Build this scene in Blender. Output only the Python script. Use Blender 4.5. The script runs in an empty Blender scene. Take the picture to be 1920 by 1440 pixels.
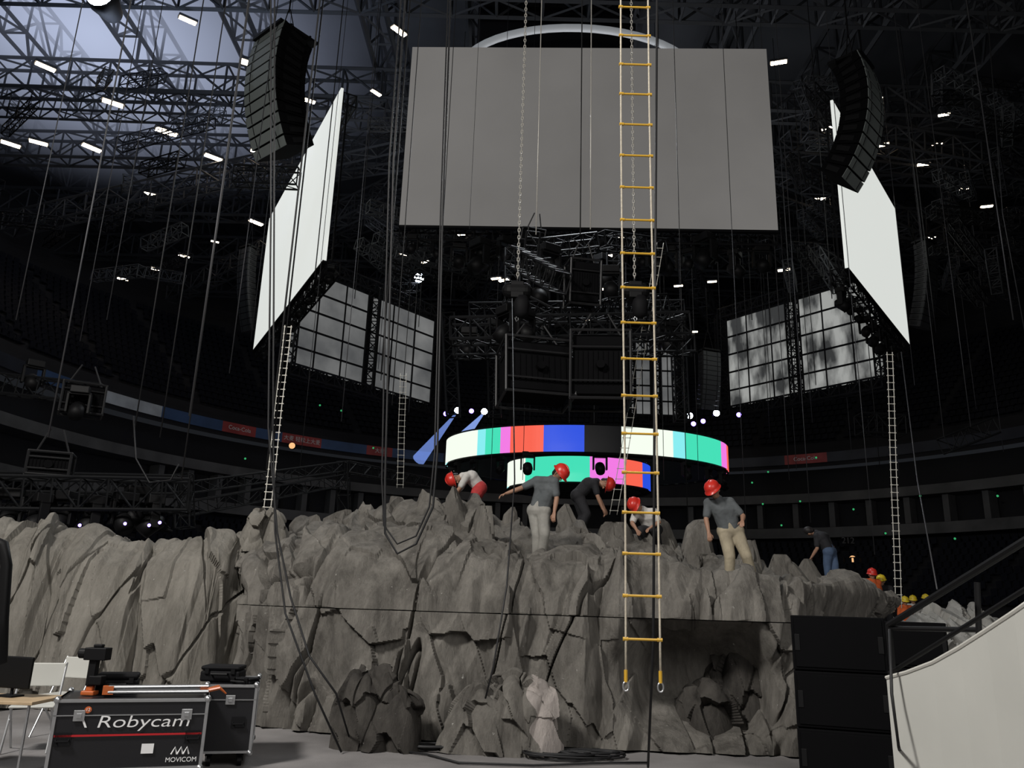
import bpy, bmesh, math, random
import numpy as np
from mathutils import Vector, Matrix
random.seed(7); rng=np.random.default_rng(7)
S=bpy.context.scene; COL=S.collection
S.view_settings.view_transform='Standard'
rad=math.radians
# ---------------------------------------------------------------- camera
F=1500.0
CAM=Vector((0,0,1.6))
R=Matrix.Rotation(rad(90+15.6),3,'X')@Matrix.Rotation(rad(1.8),3,'Z')
cd=bpy.data.cameras.new('camera'); cam=bpy.data.objects.new('camera',cd); COL.objects.link(cam)
cd.sensor_width=36; cd.lens=36*F/1920; cd.clip_end=500
cam.matrix_world=Matrix.Translation(CAM)@R.to_4x4(); S.camera=cam
def ray(px,py): return R@Vector(((px-960)/F,(720-py)/F,-1))
def P(px,py,Y):
    d=ray(px,py); return CAM+d*(Y/d.y)
def PZ(px,py,z):
    d=ray(px,py); return CAM+d*((z-1.6)/d.z)
# ---------------------------------------------------------------- materials
def mat(name,col,rough=.7,metal=0,emit=None,es=0,noise=0,nscale=5,bump=0,bscale=30,spec=.5):
    m=bpy.data.materials.new(name); m.use_nodes=True; nt=m.node_tree; b=nt.nodes['Principled BSDF']
    b.inputs['Base Color'].default_value=(*col,1); b.inputs['Roughness'].default_value=rough
    b.inputs['Metallic'].default_value=metal; b.inputs['Specular IOR Level'].default_value=spec
    if emit: b.inputs['Emission Color'].default_value=(*emit,1); b.inputs['Emission Strength'].default_value=es
    if noise or bump:
        tc=nt.nodes.new('ShaderNodeTexCoord')
    if noise:
        n=nt.nodes.new('ShaderNodeTexNoise'); n.inputs['Scale'].default_value=nscale; n.inputs['Detail'].default_value=6
        nt.links.new(tc.outputs['Object'],n.inputs['Vector'])
        r=nt.nodes.new('ShaderNodeValToRGB'); r.color_ramp.elements[0].position=.3; r.color_ramp.elements[1].position=.7
        r.color_ramp.elements[0].color=(*[c*(1-noise) for c in col],1); r.color_ramp.elements[1].color=(*[min(1,c*(1+noise)) for c in col],1)
        nt.links.new(n.outputs['Fac'],r.inputs['Fac']); nt.links.new(r.outputs['Color'],b.inputs['Base Color'])
    if bump:
        n2=nt.nodes.new('ShaderNodeTexNoise'); n2.inputs['Scale'].default_value=bscale; n2.inputs['Detail'].default_value=5
        nt.links.new(tc.outputs['Object'],n2.inputs['Vector'])
        bp=nt.nodes.new('ShaderNodeBump'); bp.inputs['Strength'].default_value=bump; bp.inputs['Distance'].default_value=.02
        nt.links.new(n2.outputs['Fac'],bp.inputs['Height']); nt.links.new(bp.outputs['Normal'],b.inputs['Normal'])
    return m
def rockmat(name,c1,c2,zs=.35,skew=.35):
    m=bpy.data.materials.new(name); m.use_nodes=True; nt=m.node_tree; b=nt.nodes['Principled BSDF']
    b.inputs['Roughness'].default_value=.9; b.inputs['Specular IOR Level'].default_value=.2
    N=nt.nodes.new; L=nt.links.new
    tc=N('ShaderNodeTexCoord'); mp=N('ShaderNodeMapping'); mp.inputs['Scale'].default_value=(1,1,zs); mp.inputs['Rotation'].default_value=(0,.25,0)
    L(tc.outputs['Object'],mp.inputs['Vector'])
    n=N('ShaderNodeTexNoise'); n.inputs['Scale'].default_value=2.6; n.inputs['Detail'].default_value=10; n.inputs['Roughness'].default_value=.74
    L(mp.outputs[0],n.inputs['Vector'])
    r=N('ShaderNodeValToRGB'); r.color_ramp.elements[0].position=.36; r.color_ramp.elements[1].position=.63
    r.color_ramp.elements[0].color=(*c1,1); r.color_ramp.elements[1].color=(*c2,1); L(n.outputs['Fac'],r.inputs['Fac'])
    n3=N('ShaderNodeTexNoise'); n3.inputs['Scale'].default_value=17; n3.inputs['Detail'].default_value=4; L(tc.outputs['Object'],n3.inputs['Vector'])
    r3=N('ShaderNodeValToRGB'); r3.color_ramp.elements[0].position=.72; r3.color_ramp.elements[1].position=.76
    r3.color_ramp.elements[0].color=(0,0,0,1); L(n3.outputs['Fac'],r3.inputs['Fac'])
    mx=N('ShaderNodeMix'); mx.data_type='RGBA'; L(r3.outputs[0],mx.inputs['Factor']); L(r.outputs[0],mx.inputs['A']); mx.inputs['B'].default_value=(.45,.44,.41,1)
    L(mx.outputs['Result'],b.inputs['Base Color'])
    mp2=N('ShaderNodeMapping'); mp2.inputs['Scale'].default_value=(1,1,.28); mp2.inputs['Rotation'].default_value=(0,-skew,0); L(tc.outputs['Object'],mp2.inputs['Vector'])
    n2=N('ShaderNodeTexNoise'); n2.inputs['Scale'].default_value=14; n2.inputs['Detail'].default_value=9; n2.inputs['Roughness'].default_value=.74; L(mp2.outputs[0],n2.inputs['Vector'])
    bp=N('ShaderNodeBump'); bp.inputs['Strength'].default_value=.9; bp.inputs['Distance'].default_value=.045
    L(n2.outputs['Fac'],bp.inputs['Height']); L(bp.outputs[0],b.inputs['Normal'])
    return m
M_rock=rockmat('carved_foam_rock',(.10,.093,.083),(.235,.221,.197))
M_rockL=rockmat('pale_carved_foam_rock',(.17,.159,.138),(.285,.268,.236),.2,.1)
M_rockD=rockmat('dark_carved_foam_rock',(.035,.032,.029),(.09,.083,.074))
M_rockP=rockmat('pinkish_cut_foam',(.30,.27,.25),(.5,.45,.42))
M_rockB=rockmat('bright_carved_foam_rock',(.42,.41,.37),(.6,.58,.54))
M_floor=mat('grey_floor_carpet',(.21,.20,.197),.9,noise=.25,nscale=1.2,bump=.3,bscale=60)
M_blk=mat('black_metal',(.005,.005,.0055),.55,spec=.2)
M_blk2=mat('black_paint',(.007,.007,.008),.7,spec=.15)
M_box=mat('black_equipment_casing',(.010,.010,.011),.5,spec=.4)
M_truss=mat('dark_truss_steel',(.008,.0085,.0095),.6,.1,spec=.2)
M_roof=mat('roof_steel',(.024,.026,.030),.7,.0,noise=.2,nscale=.3)
M_alu=mat('aluminium',(.55,.56,.57),.35,.9)
M_cab=mat('black_cable',(.008,.008,.009),.6)
M_cabg=mat('steel_wire',(.07,.07,.075),.5,.5)
M_chain=mat('galvanised_chain',(.55,.53,.48),.45,.3)
M_rope=mat('pale_rope',(.5,.45,.36),.8,noise=.15,nscale=40)
M_yel=mat('yellow_rung',(.62,.36,.03),.45)
M_ltc=mat('black_laminate',(.010,.010,.012),.35,bump=.1,bscale=200)
M_red=mat('red_stripe',(.45,.01,.015),.5)
M_wht=mat('white_print',(.8,.8,.8),.5)
M_white=mat('white_painted_panel',(.56,.56,.52),.5,noise=.04,nscale=2)
M_scrW=mat('white_lit_screen',(.5,.5,.49),.6,emit=(.80,.83,.79),es=.84)
M_seat=mat('navy_seat_plastic',(.006,.007,.012),.6,spec=.2)
M_tier=mat('dark_concrete',(.011,.011,.013),.85,noise=.2,nscale=.4)
M_fas=mat('pale_fascia',(.09,.09,.09),.7,noise=.3,nscale=.5)
M_grille=mat('speaker_grille',(.24,.27,.26),.6,.1,bump=.4,bscale=90)
M_sub=mat('subwoofer_black',(.003,.003,.0035),.85,spec=.08)
def mottled_glow(name,c0,c1,es,sc,p0,p1,st=1.0):  # noise mottling goes into emission, standing in for light on the panel
    m=bpy.data.materials.new(name); m.use_nodes=True; nt=m.node_tree; b=nt.nodes['Principled BSDF']; tc=nt.nodes.new('ShaderNodeTexCoord'); n=nt.nodes.new('ShaderNodeTexNoise'); n.inputs['Scale'].default_value=sc; n.inputs['Detail'].default_value=7
    mp=nt.nodes.new('ShaderNodeMapping'); mp.inputs['Scale'].default_value=(1,1,st); mp.inputs['Rotation'].default_value=(0,.5 if st!=1 else 0,0); nt.links.new(tc.outputs['Object'],mp.inputs[0])
    r=nt.nodes.new('ShaderNodeValToRGB'); r.color_ramp.elements[0].position=p0; r.color_ramp.elements[1].position=p1; r.color_ramp.elements[0].color=(*c0,1); r.color_ramp.elements[1].color=(*c1,1)
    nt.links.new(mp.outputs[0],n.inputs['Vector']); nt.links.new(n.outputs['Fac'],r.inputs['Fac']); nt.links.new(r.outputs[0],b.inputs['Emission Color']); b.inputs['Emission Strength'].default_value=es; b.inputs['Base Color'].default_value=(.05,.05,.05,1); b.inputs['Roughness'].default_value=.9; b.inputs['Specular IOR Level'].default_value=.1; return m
M_scrC=mottled_glow('grey_screen_glow',(.140,.134,.127),(.205,.197,.188),.78,.06,.38,.62)  # dark screen's grey and its reflected gradient put in as emission
M_back=mottled_glow('screen_back_glow',(.13,.135,.14),(.38,.385,.38),.45,.35,.3,.7)  # light on the screen cloth put in as emission
M_backR=mottled_glow('dappled_glow_screen_back',(.05,.052,.052),(.52,.53,.51),.62,.9,.42,.62,.35)  # light dappled by the trusses painted as emission noise
def emis(name,c,s): return mat(name,(.02,.02,.02),.5,emit=c,es=s)
M_lampE=emis('warm_white_lamp',(1,.80,.56),18)
M_lampB=emis('cool_white_lamp',(.75,.85,1),45)
M_lampP=emis('violet_lamp',(.25,.15,1),9)
M_lampG=emis('green_lamp',(.1,1,.35),.35)
# ---------------------------------------------------------------- mesh builder
class MB:
    def __init__(s): s.v=[]; s.f=[]; s.m=[]
    def add(s,vs,fs,mi=0):
        o=len(s.v); s.v.extend([tuple(v) for v in vs]); s.f.extend([tuple(i+o for i in f) for f in fs]); s.m.extend([mi]*len(fs))
    def obox(s,c,a,b,d,mi=0):
        c=Vector(c);a=Vector(a);b=Vector(b);d=Vector(d)
        vs=[c+sx*a+sy*b+sz*d for sz in(-1,1) for sy in(-1,1) for sx in(-1,1)]
        s.add(vs,[(0,2,3,1),(4,5,7,6),(0,1,5,4),(2,6,7,3),(0,4,6,2),(1,3,7,5)],mi)
    def box(s,c,sz,mi=0,yaw=0):
        cy,sy=math.cos(yaw),math.sin(yaw)
        s.obox(c,(cy*sz[0]/2,sy*sz[0]/2,0),(-sy*sz[1]/2,cy*sz[1]/2,0),(0,0,sz[2]/2),mi)
    def sweep(s,pts,r,n=6,mi=0,cap=True):
        pts=[Vector(p) for p in pts]; rs=r if isinstance(r,(list,tuple)) else [r]*len(pts)
        rings=[]; up=None
        for i,p in enumerate(pts):
            t=(pts[min(i+1,len(pts)-1)]-pts[max(i-1,0)]).normalized()
            if up is None: up=Vector((0,0,1)) if abs(t.z)<.9 else Vector((1,0,0))
            a=t.cross(up)
            if a.length<1e-5: a=t.cross(Vector((0,1,0)))
            a.normalize(); up=a.cross(t).normalized(); bb=up
            rings.append([p+rs[i]*(math.cos(2*math.pi*k/n)*a+math.sin(2*math.pi*k/n)*bb) for k in range(n)])
        vs=[v for rg in rings for v in rg]; fs=[]
        for i in range(len(rings)-1):
            for k in range(n): fs.append((i*n+k,i*n+(k+1)%n,(i+1)*n+(k+1)%n,(i+1)*n+k))
        if cap: fs.append(tuple(range(n-1,-1,-1))); fs.append(tuple((len(rings)-1)*n+k for k in range(n)))
        s.add(vs,fs,mi)
    def tube(s,a,b,r,n=6,mi=0): s.sweep([a,b],r,n,mi)
    def rcone(s,a,b,ra,rb,n=12,mi=0):
        a=Vector(a);b=Vector(b);d=(b-a); L=d.length
        if L<1e-4: d=Vector((0,0,1)); L=0
        else: d/=L
        pts=[];rs=[]
        for k in range(5):
            an=-math.pi/2+k*math.pi/8
            pts.append(a+d*ra*math.sin(an)); rs.append(max(.0005,ra*math.cos(an)))
        for k in range(5):
            an=k*math.pi/8
            pts.append(b+d*rb*math.sin(an)); rs.append(max(.0005,rb*math.cos(an)))
        if L<1e-3: pts.pop(5); rs.pop(5)
        up=Vector((0,0,1)) if abs(d.z)<.9 else Vector((1,0,0)); x=d.cross(up).normalized(); y=x.cross(d)
        vs=[p+r*(math.cos(2*math.pi*j/n)*x+math.sin(2*math.pi*j/n)*y) for p,r in zip(pts,rs) for j in range(n)]
        fs=[]
        for i in range(len(pts)-1):
            for j in range(n): fs.append((i*n+j,i*n+(j+1)%n,(i+1)*n+(j+1)%n,(i+1)*n+j))
        fs.append(tuple(range(n-1,-1,-1))); fs.append(tuple((len(pts)-1)*n+j for j in range(n)))
        s.add(vs,fs,mi)
    def truss(s,p0,p1,w=.4,h=.4,seg=.5,r=.03,mi=0,n=5):
        p0=Vector(p0);p1=Vector(p1);d=p1-p0;L=d.length;d/=L
        up=Vector((0,0,1)) if abs(d.z)<.9 else Vector((0,1,0))
        a=d.cross(up).normalized()*w/2; b=a.cross(d).normalized()*h/2
        cs=[a+b,-a+b,-a-b,a-b]
        for c in cs: s.tube(p0+c,p1+c,r,n,mi)
        k=max(1,int(round(L/seg)))
        for i in range(k):
            q0=p0+d*L*i/k;q1=p0+d*L*(i+1)/k
            for j in range(4):
                c0,c1=cs[j],cs[(j+1)%4]
                if i%2: c0,c1=c1,c0
                s.tube(q0+c0,q1+c1,r*.55,4,mi); 
                s.tube(q0+cs[j],q0+cs[(j+1)%4],r*.55,4,mi)
        for j in range(4): s.tube(p1+cs[j],p1+cs[(j+1)%4],r*.7,4,mi)
    def obj(s,name,mats,parent=None,smooth=False,bevel=0,mw=None):
        me=bpy.data.meshes.new(name); me.from_pydata(s.v,[],s.f); 
        for m in (mats if isinstance(mats,(list,tuple)) else [mats]): me.materials.append(m)
        me.polygons.foreach_set('material_index',s.m)
        if smooth: me.polygons.foreach_set('use_smooth',[True]*len(me.polygons))
        me.update()
        o=bpy.data.objects.new(name,me); COL.objects.link(o)
        if parent: o.parent=parent
        if bevel:
            bv=o.modifiers.new('bevel','BEVEL'); bv.width=bevel; bv.segments=2; bv.limit_method='ANGLE'
        if mw is not None: o.matrix_world=mw
        return o
def tag(o,label,cat,group=None,kind=None):
    o['label']=label; o['category']=cat
    if group: o['group']=group
    if kind: o['kind']=kind
    return o
def empty(name,loc,label,cat,group=None,yaw=0):
    e=bpy.data.objects.new(name,None); COL.objects.link(e); e.empty_display_size=.1
    e.matrix_world=Matrix.Translation(loc)@Matrix.Rotation(yaw,4,'Z'); return tag(e,label,cat,group)
def copytree(o,mw):
    n=o.copy(); COL.objects.link(n); n.matrix_world=mw
    for c in o.children:
        k=c.copy(); COL.objects.link(k); k.parent=n; k.matrix_parent_inverse=c.matrix_parent_inverse.copy(); k.matrix_basis=c.matrix_basis.copy()
    return n
def text(s,size,m,mw,parent=None,name='printed_text',ext=.002,shear=0,off=0):
    c=bpy.data.curves.new('t','FONT'); c.body=s; c.size=size; c.extrude=ext; c.align_x='CENTER'; c.align_y='CENTER'; c.shear=shear; c.offset=off
    t=bpy.data.objects.new('t',c); COL.objects.link(t); bpy.context.view_layer.update()
    me=bpy.data.meshes.new_from_object(t.evaluated_get(bpy.context.evaluated_depsgraph_get()))
    bpy.data.objects.remove(t); me.materials.clear(); me.materials.append(m)
    o=bpy.data.objects.new(name,me); COL.objects.link(o)
    if parent: o.parent=parent
    o.matrix_basis=mw; return o
# ---------------------------------------------------------------- noise
def hsh(a,b,c,seed=0):
    n=(a*374761393+b*668265263+c*1274126177+seed*974711)&0xffffffff
    n=((n^(n>>13))*1274126177)&0xffffffff
    n=((n^(n>>15))*2246822519)&0xffffffff
    return ((n^(n>>16))&0xffff)/65535.
def vnoise(p,seed=0):
    i=np.floor(p).astype(np.int64); f=p-i; f=f*f*(3-2*f)
    x,y,z=i[...,0],i[...,1],i[...,2]; fx,fy,fz=f[...,0],f[...,1],f[...,2]
    c=lambda a,b,d:hsh(x+a,y+b,z+d,seed)
    l=lambda a,b,t:a+(b-a)*t
    return l(l(l(c(0,0,0),c(1,0,0),fx),l(c(0,1,0),c(1,1,0),fx),fy),l(l(c(0,0,1),c(1,0,1),fx),l(c(0,1,1),c(1,1,1),fx),fy),fz)*2-1
def fbm(p,o=4,seed=0):
    r=0;a=1;q=p.copy()
    for k in range(o): r=r+a*vnoise(q,seed+k); a*=.5; q=q*2.03
    return r
def facets(U,V,cu,cv,amp,tilt,seed,skew=.3):
    x=(U+skew*V)/cu; y=V/cv
    xi=np.floor(x).astype(np.int64); yi=np.floor(y).astype(np.int64)
    best=np.full(U.shape,1e9); H=np.zeros_like(U)
    for a in(-1,0,1):
        for b in(-1,0,1):
            cx_,cy_=xi+a,yi+b; z=cx_*0
            jx=cx_+.1+.8*hsh(cx_,cy_,z,seed); jy=cy_+.1+.8*hsh(cx_,cy_,z+1,seed)
            dx,dy=x-jx,y-jy; d=np.abs(dx)*1.1+np.abs(dy)*.9+.6*dx*(hsh(cx_,cy_,z+5,seed)-.5)
            h=amp*(hsh(cx_,cy_,z+2,seed)*2-1)+tilt*cu*dx*(hsh(cx_,cy_,z+3,seed)*2-1)*2-tilt*cv*dy*(hsh(cx_,cy_,z+4,seed)*.9)
            m=d<best; best=np.where(m,d,best); H=np.where(m,h,H)
    return H
def pleats(U,V,w,ws,skew,seed,wob=.25):
    Uw=U+skew*V+wob*vnoise(np.stack([U*.7,V*.45,U*0+seed],-1),seed+50)
    x=Uw/w; i=np.floor(x).astype(np.int64); z=i*0
    def knot(k):
        seg=np.floor(V/ws+hsh(k,z,z+9,seed)*3).astype(np.int64); f=V/ws+hsh(k,z,z+9,seed)*3-seg
        kx=k+.15+.7*(hsh(k,seg,z,seed)*(1-f)+hsh(k,seg+1,z,seed)*f)
        kh=hsh(k,seg,z+1,seed)*(1-f)+hsh(k,seg+1,z+1,seed)*f
        return kx,np.where(k%2==0,kh*.5+.5,kh*.35)
    H=np.zeros_like(U)
    K=[knot(i+d) for d in(-1,0,1,2)]
    for a in range(3):
        (x0,h0),(x1,h1)=K[a],K[a+1]; m=(x>=x0)&(x<x1)
        t=(x-x0)/np.maximum(x1-x0,.05); H=np.where(m,h0+(h1-h0)*t,H)
    return H
def blur(D,k):
    for _ in range(k):
        D=D.copy(); D[1:-1,1:-1]=(D[1:-1,1:-1]*2+D[:-2,1:-1]+D[2:,1:-1]+D[1:-1,:-2]+D[1:-1,2:])/6
    return D
# ---------------------------------------------------------------- rocks
def grid_mesh(G):
    nu,nv=G.shape[:2]; V=G.reshape(-1,3)
    idx=np.arange(nu*nv).reshape(nu,nv)
    Fc=np.stack([idx[:-1,:-1],idx[1:,:-1],idx[1:,1:],idx[:-1,1:]],-1).reshape(-1,4)
    return V,Fc
def make_np(name,V,Fc,m,parent=None,m2=None,fn=None):
    me=bpy.data.meshes.new(name); me.from_pydata(V.tolist(),[],Fc.tolist()); me.materials.append(m)
    if m2:
        me.materials.append(m2); c=V[Fc].mean(axis=1); me.polygons.foreach_set('material_index',fn(c).astype(np.int32).tolist())
    me.polygons.foreach_set('use_smooth',[True]*len(me.polygons)); me.update()
    me.set_sharp_from_angle(angle=rad(18))
    o=bpy.data.objects.new(name,me); COL.objects.link(o)
    if parent: o.parent=parent; o.matrix_parent_inverse=parent.matrix_world.inverted()
    return o
def resample(stn,nu,nv):
    A=np.array([[tuple(p) for p in s] for s in stn],float)
    Sn,K=A.shape[:2]
    us=np.linspace(0,Sn-1,nu); i=np.clip(us.astype(int),0,Sn-2); f=(us-i)[:,None,None]; f2=f*f*(3-2*f)*.5+f*.5
    Q=A[i]*(1-f2)+A[i+1]*f2
    out=np.zeros((nu,nv,3)); vl=np.zeros((nu,nv))
    for a in range(nu):
        seg=np.linalg.norm(np.diff(Q[a],axis=0),axis=1); c=np.concatenate([[0],np.cumsum(seg)])
        t=np.linspace(0,c[-1],nv)
        for k in range(3): out[a,:,k]=np.interp(t,c,Q[a][:,k])
        vl[a]=t
    ul=np.concatenate([[0],np.cumsum(np.linalg.norm(np.diff(out[:,nv//3,:],axis=0),axis=1))])
    return out,np.repeat(ul[:,None],nv,1),vl
def slabs(U,V,n,Ar=(.12,.42),Ln=(.7,1.6),sl=(.22,.5),seed=1,tilt=.45,edge=7,rng_=None):
    g=np.random.default_rng(seed); D=np.zeros_like(U)
    u0,u1,v1=rng_ if rng_ else (U.min(),U.max(),V.max())
    for q in range(n):
        ui=u0+(u1-u0)*((q*.618034)%1)+g.uniform(-.1,.1); vi=g.uniform(.4,v1+.3)
        A,Lh,s,gl,gr,ti=g.uniform(*Ar),g.uniform(*Ln),g.uniform(*sl),g.uniform(.05,.8),g.uniform(.05,.8),g.uniform(-tilt,tilt)
        k=g.uniform(.5,1.9)
        t=vi-V; du=U-ui-ti*t; tp=np.maximum(t,0)+.03; hl=np.minimum(s*k*tp,.7*s*k+.15); hr=np.minimum(s/k*tp,.7*s/k+.15)
        d=A-.6*A*np.maximum(t,0)/Lh-np.where(du<0,gl*-du,gr*du)-edge*np.maximum(0,-du-hl)-edge*np.maximum(0,du-hr)-edge*np.maximum(0,-t)
        D=np.maximum(D,d)
    return D
def displace(B,U,V,D,fine=.014,seed=3,crack=.18,sm=40):
    du=np.gradient(B,axis=0); dv=np.gradient(B,axis=1)
    N=np.cross(du,dv); N/=np.linalg.norm(N,axis=-1,keepdims=True)+1e-9
    N=blur(N,sm)
    N/=np.linalg.norm(N,axis=-1,keepdims=True)+1e-9
    q2=B*np.array([8,8,1.4]); q2[...,0]+=B[...,2]*2.4
    n=fbm(q2,3,seed+9); D=D+(1-np.abs(n))*fine
    q3=B*np.array([1.5,.3,.26]); q3[...,0]-=B[...,2]*.4
    n3=vnoise(q3,seed+20)+.15*vnoise(q3*5,seed+21); D=D-crack*np.clip(1-np.abs(n3)*22,0,1)
    return B+N*D[...,None]
def spire(apex,h,rx,ry,seed,lean=(0,0),flat=False,nt=60,nh=30,chunk=False):
    g=np.random.default_rng(seed); k=int(g.integers(5,7))
    th=np.linspace(0,2*np.pi,nt,endpoint=False); H=np.linspace(0,1,nh)
    pj=g.uniform(0,2*np.pi)+np.arange(k)*2*np.pi/k+g.uniform(-.4,.4,k); dj=g.uniform(.65,1.05,k)
    mj=dj*(g.uniform(0,.15,k) if flat else (g.uniform(.35,.8,k) if chunk else g.uniform(.5,.93,k)))
    T,HH=np.meshgrid(th,H,indexing='ij')
    rr=np.full(T.shape,9.)
    for a,d,m_ in zip(pj,dj,mj):
        c=np.cos(T-a); dist=np.maximum(d-m_*HH,.0)
        rr=np.where(c>.08,np.minimum(rr,dist/np.maximum(c,.08)),rr)
    rr=np.minimum(rr,1.5)
    rr=np.concatenate([rr,np.full((nt,1),.01)],1); T=np.concatenate([T,T[:,-1:]],1); HH=np.concatenate([HH,np.ones((nt,1))],1)
    x=np.cos(T)*rr*rx; y=np.sin(T)*rr*ry; z=(HH-1)*h
    if not flat:
        for _ in range(2):
            ta=g.uniform(0,2*np.pi); off=g.uniform(-.1,.25)*rx; sl=g.uniform(.8,1.9)
            z=np.minimum(z,-sl*(x*np.cos(ta)+y*np.sin(ta)-off))
        z=z-z.max()
    z=np.maximum(z,-h)
    x=x+lean[0]*(z); y=y+lean[1]*(z)
    G=np.stack([x+apex[0],y+apex[1],z+apex[2]],-1)
    nn=fbm(G*np.array([4,4,1.5]),2,seed%50)*.02
    n3=vnoise(G*np.array([4,4,.8])+G[...,2:3]*.6,seed%37); nn=nn-.04*np.clip(1-np.abs(n3)*9,0,1)*min(1,h)
    G[...,0]+=np.cos(T)*nn; G[...,1]+=np.sin(T)*nn
    G=np.concatenate([G,G[:1]],0)
    return grid_mesh(G)
def dome(c,rx,ry,h,seed,amp=.16,jag=.5,lean=0,nt=260,nh=90,pw=.42,pwid=.17):
    th=np.linspace(0,2*np.pi,nt); v=np.linspace(0,1,nh); T,Vv=np.meshgrid(th,v,indexing='ij')
    rf=np.cos(Vv*np.pi/2)**pw; zf=np.sin(Vv*np.pi/2)
    x=np.cos(T)*rx*rf; y=np.sin(T)*ry*rf
    top=1-jag*.5*(np.abs(vnoise(np.stack([x/rx*2.2+seed*1.7,y/ry*2.2,x*0],-1),seed+3)))
    z=zf*h*top
    B=np.stack([c[0]+x+lean*z,c[1]+y,c[2]+z],-1)
    U=T*(rx+ry)/2; V=Vv*h*1.3
    D=amp*pleats(U,V,pwid,.5,.25,seed,.1)+facets(U,V,.3,.5,.03,.25,seed+1,.3)
    w=np.clip(T/.5,0,1)*np.clip((2*np.pi-T)/.5,0,1); D=D*w
    G=displace(B,U,V,D,.01,seed,.05,8); G[-1]=G[0]; G[:,-1]=G[:,-1].mean(axis=0); G[...,2]=np.maximum(G[...,2],c[2]); 
    return grid_mesh(G)
def merge(lst):
    Vs=[];Fs=[];o=0
    for V,Fc in lst: Vs.append(V); Fs.append(Fc+o); o+=len(V)
    return np.concatenate(Vs),np.concatenate(Fs)
crest_main=[(440,1010),(500,990),(560,978),(620,968),(680,952),(740,945),(790,935),(850,935),(900,948),(960,975),(1040,992),(1100,1000),(1150,1000),(1210,1008),(1280,1012),(1340,1035),(1400,1060),(1440,1064),(1500,1072),(1560,1110),(1620,1160),(1680,1195)]
cx=[a for a,b in crest_main]; cy=[b for a,b in crest_main]
def CR(px,Y): return P(px,float(np.interp(px,cx,cy))+26,Y)
SZ=1.52
def station(F,M,N,cpx,cY,bx=0):
    C=CR(cpx,cY)
    if N is None: N=(C.x*.85+M[0]*.15,cY-.8,C.z-.6)
    return (F,M,N,C,(C.x+bx,cY+1.2,C.z-.9),(C.x+bx,cY+2.5,0))
ST=[station((-3.9,13.4),(-4.1,13.8,1.9),None,445,15.2),
 station((-3.5,12.2),(-3.9,13.0,2.15),None,540,15.3),
 station((-2.7,11.3),(-2.8,12.3,2.35),None,680,15.2),
 station((-1.2,10.9),(-1.2,11.8,2.5),None,830,14.4),
 station((0.1,10.7),(.2,11.8,2.15),(.3,13.2,2.3),970,14.8),
 station((1.25,10.6),(1.4,11.7,2.2),None,1090,14.8),
 station((2.4,10.5),(2.7,12.1,1.85),(2.95,13.9,2.15),1220,15.2),
 station((3.45,10.45),(3.8,12.3,1.78),(4.0,14.0,2.0),1345,16.0),
 station((4.1,11.2),(4.7,13.6,1.8),(5.0,15.2,1.95),1440,16.8),
 station((5.3,13.0),(6.0,15.2,1.6),(6.6,17,1.7),1540,18.5),
 station((6.8,15.5),(8,18.2,1.2),None,1660,21)]
low=[[(F[0],F[1]-.1,0),(F[0],F[1]-.03,.7),(F[0],F[1]+.03,SZ-.006),(F[0]*1.0,F[1]+.9,SZ-.006)] for F,*_ in ST]
upp=[[(F[0],F[1]+.55,SZ+.010),(F[0],F[1]+.03,SZ+.010),((F[0]+M[0])/2,F[1]+.30,SZ+.46),M,N,C,B1,B2] for F,M,N,C,B1,B2 in ST]
rock=empty('rock_formation',(0,12,0),'large grey-brown carved foam rock mountain with jagged peaks','rock')
bpy.context.view_layer.update()
# one carved field runs unbroken through both tiers, so the seam between them stays a thin line
def wallD(U,V):
    return np.maximum(.30*pleats(U,V,.42,1.2,.2,3)+.04,slabs(U,V,150,(.20,.46),(1.1,2.6),(.2,.5),11,tilt=.4,rng_=(0,12.5,8.0)))+.075*pleats(U,V,.17,.7,-.35,7)+facets(U,V,.6,1.2,.02,.10,4,.3)
nu=1100; UU=np.linspace(0,12.5,nu)[:,None]
B,_,V=resample(low,nu,190); U=np.repeat(UU,190,1)
X,Zz=B[...,0],B[...,2]
D=wallD(U,V)
hx=(X-2.45-.18*vnoise(B*2.3,4))/.88; hz_=(Zz-.86-.10*vnoise(B*3,8))/.66
hole=np.exp(-(hx**2+hz_**2)**2.2*.9)
D=D*(1-.85*hole)-.85*hole
G=displace(B,U,V,np.where(V>SZ+.02,D*np.clip(1-(V-SZ)/.3,0,1),D),seed=3)
G[...,2]=np.where(V>SZ-.015,SZ-.006,np.minimum(G[...,2],SZ-.006))
V_,F_=grid_mesh(G); lowo=make_np('lower_tier',V_,F_,M_rock,rock)
p=P(1420,1330,11.25); q=P(1330,1370,11.0)
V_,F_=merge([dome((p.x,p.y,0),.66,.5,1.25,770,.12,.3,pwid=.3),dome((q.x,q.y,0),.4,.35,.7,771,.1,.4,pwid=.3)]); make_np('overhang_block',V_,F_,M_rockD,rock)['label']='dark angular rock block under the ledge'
B,_,V=resample(upp,nu,420); U=np.repeat(UU,420,1)
X,Y_=B[...,0],B[...,1]
Vc=V-.52+SZ
D=wallD(U,np.maximum(Vc,SZ-.02))
lip=np.clip((V-.1)/.4,0,1)
calm=np.maximum(np.exp(-(((X-3.75)/1.0)**4+((Y_-12.4)/1.8)**4)),np.exp(-(((X-.45)/.5)**4+((Y_-12.7)/.8)**4)))
D=D*lip*(1-.85*calm)*np.where(X>5,np.clip(1-(X-5)*.35,.45,1),1)
G=displace(B,U,V,D,seed=3); G[...,2]=np.maximum(G[...,2],np.where(V<6,SZ+.006,-1))
gl=[grid_mesh(G)]
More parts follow.
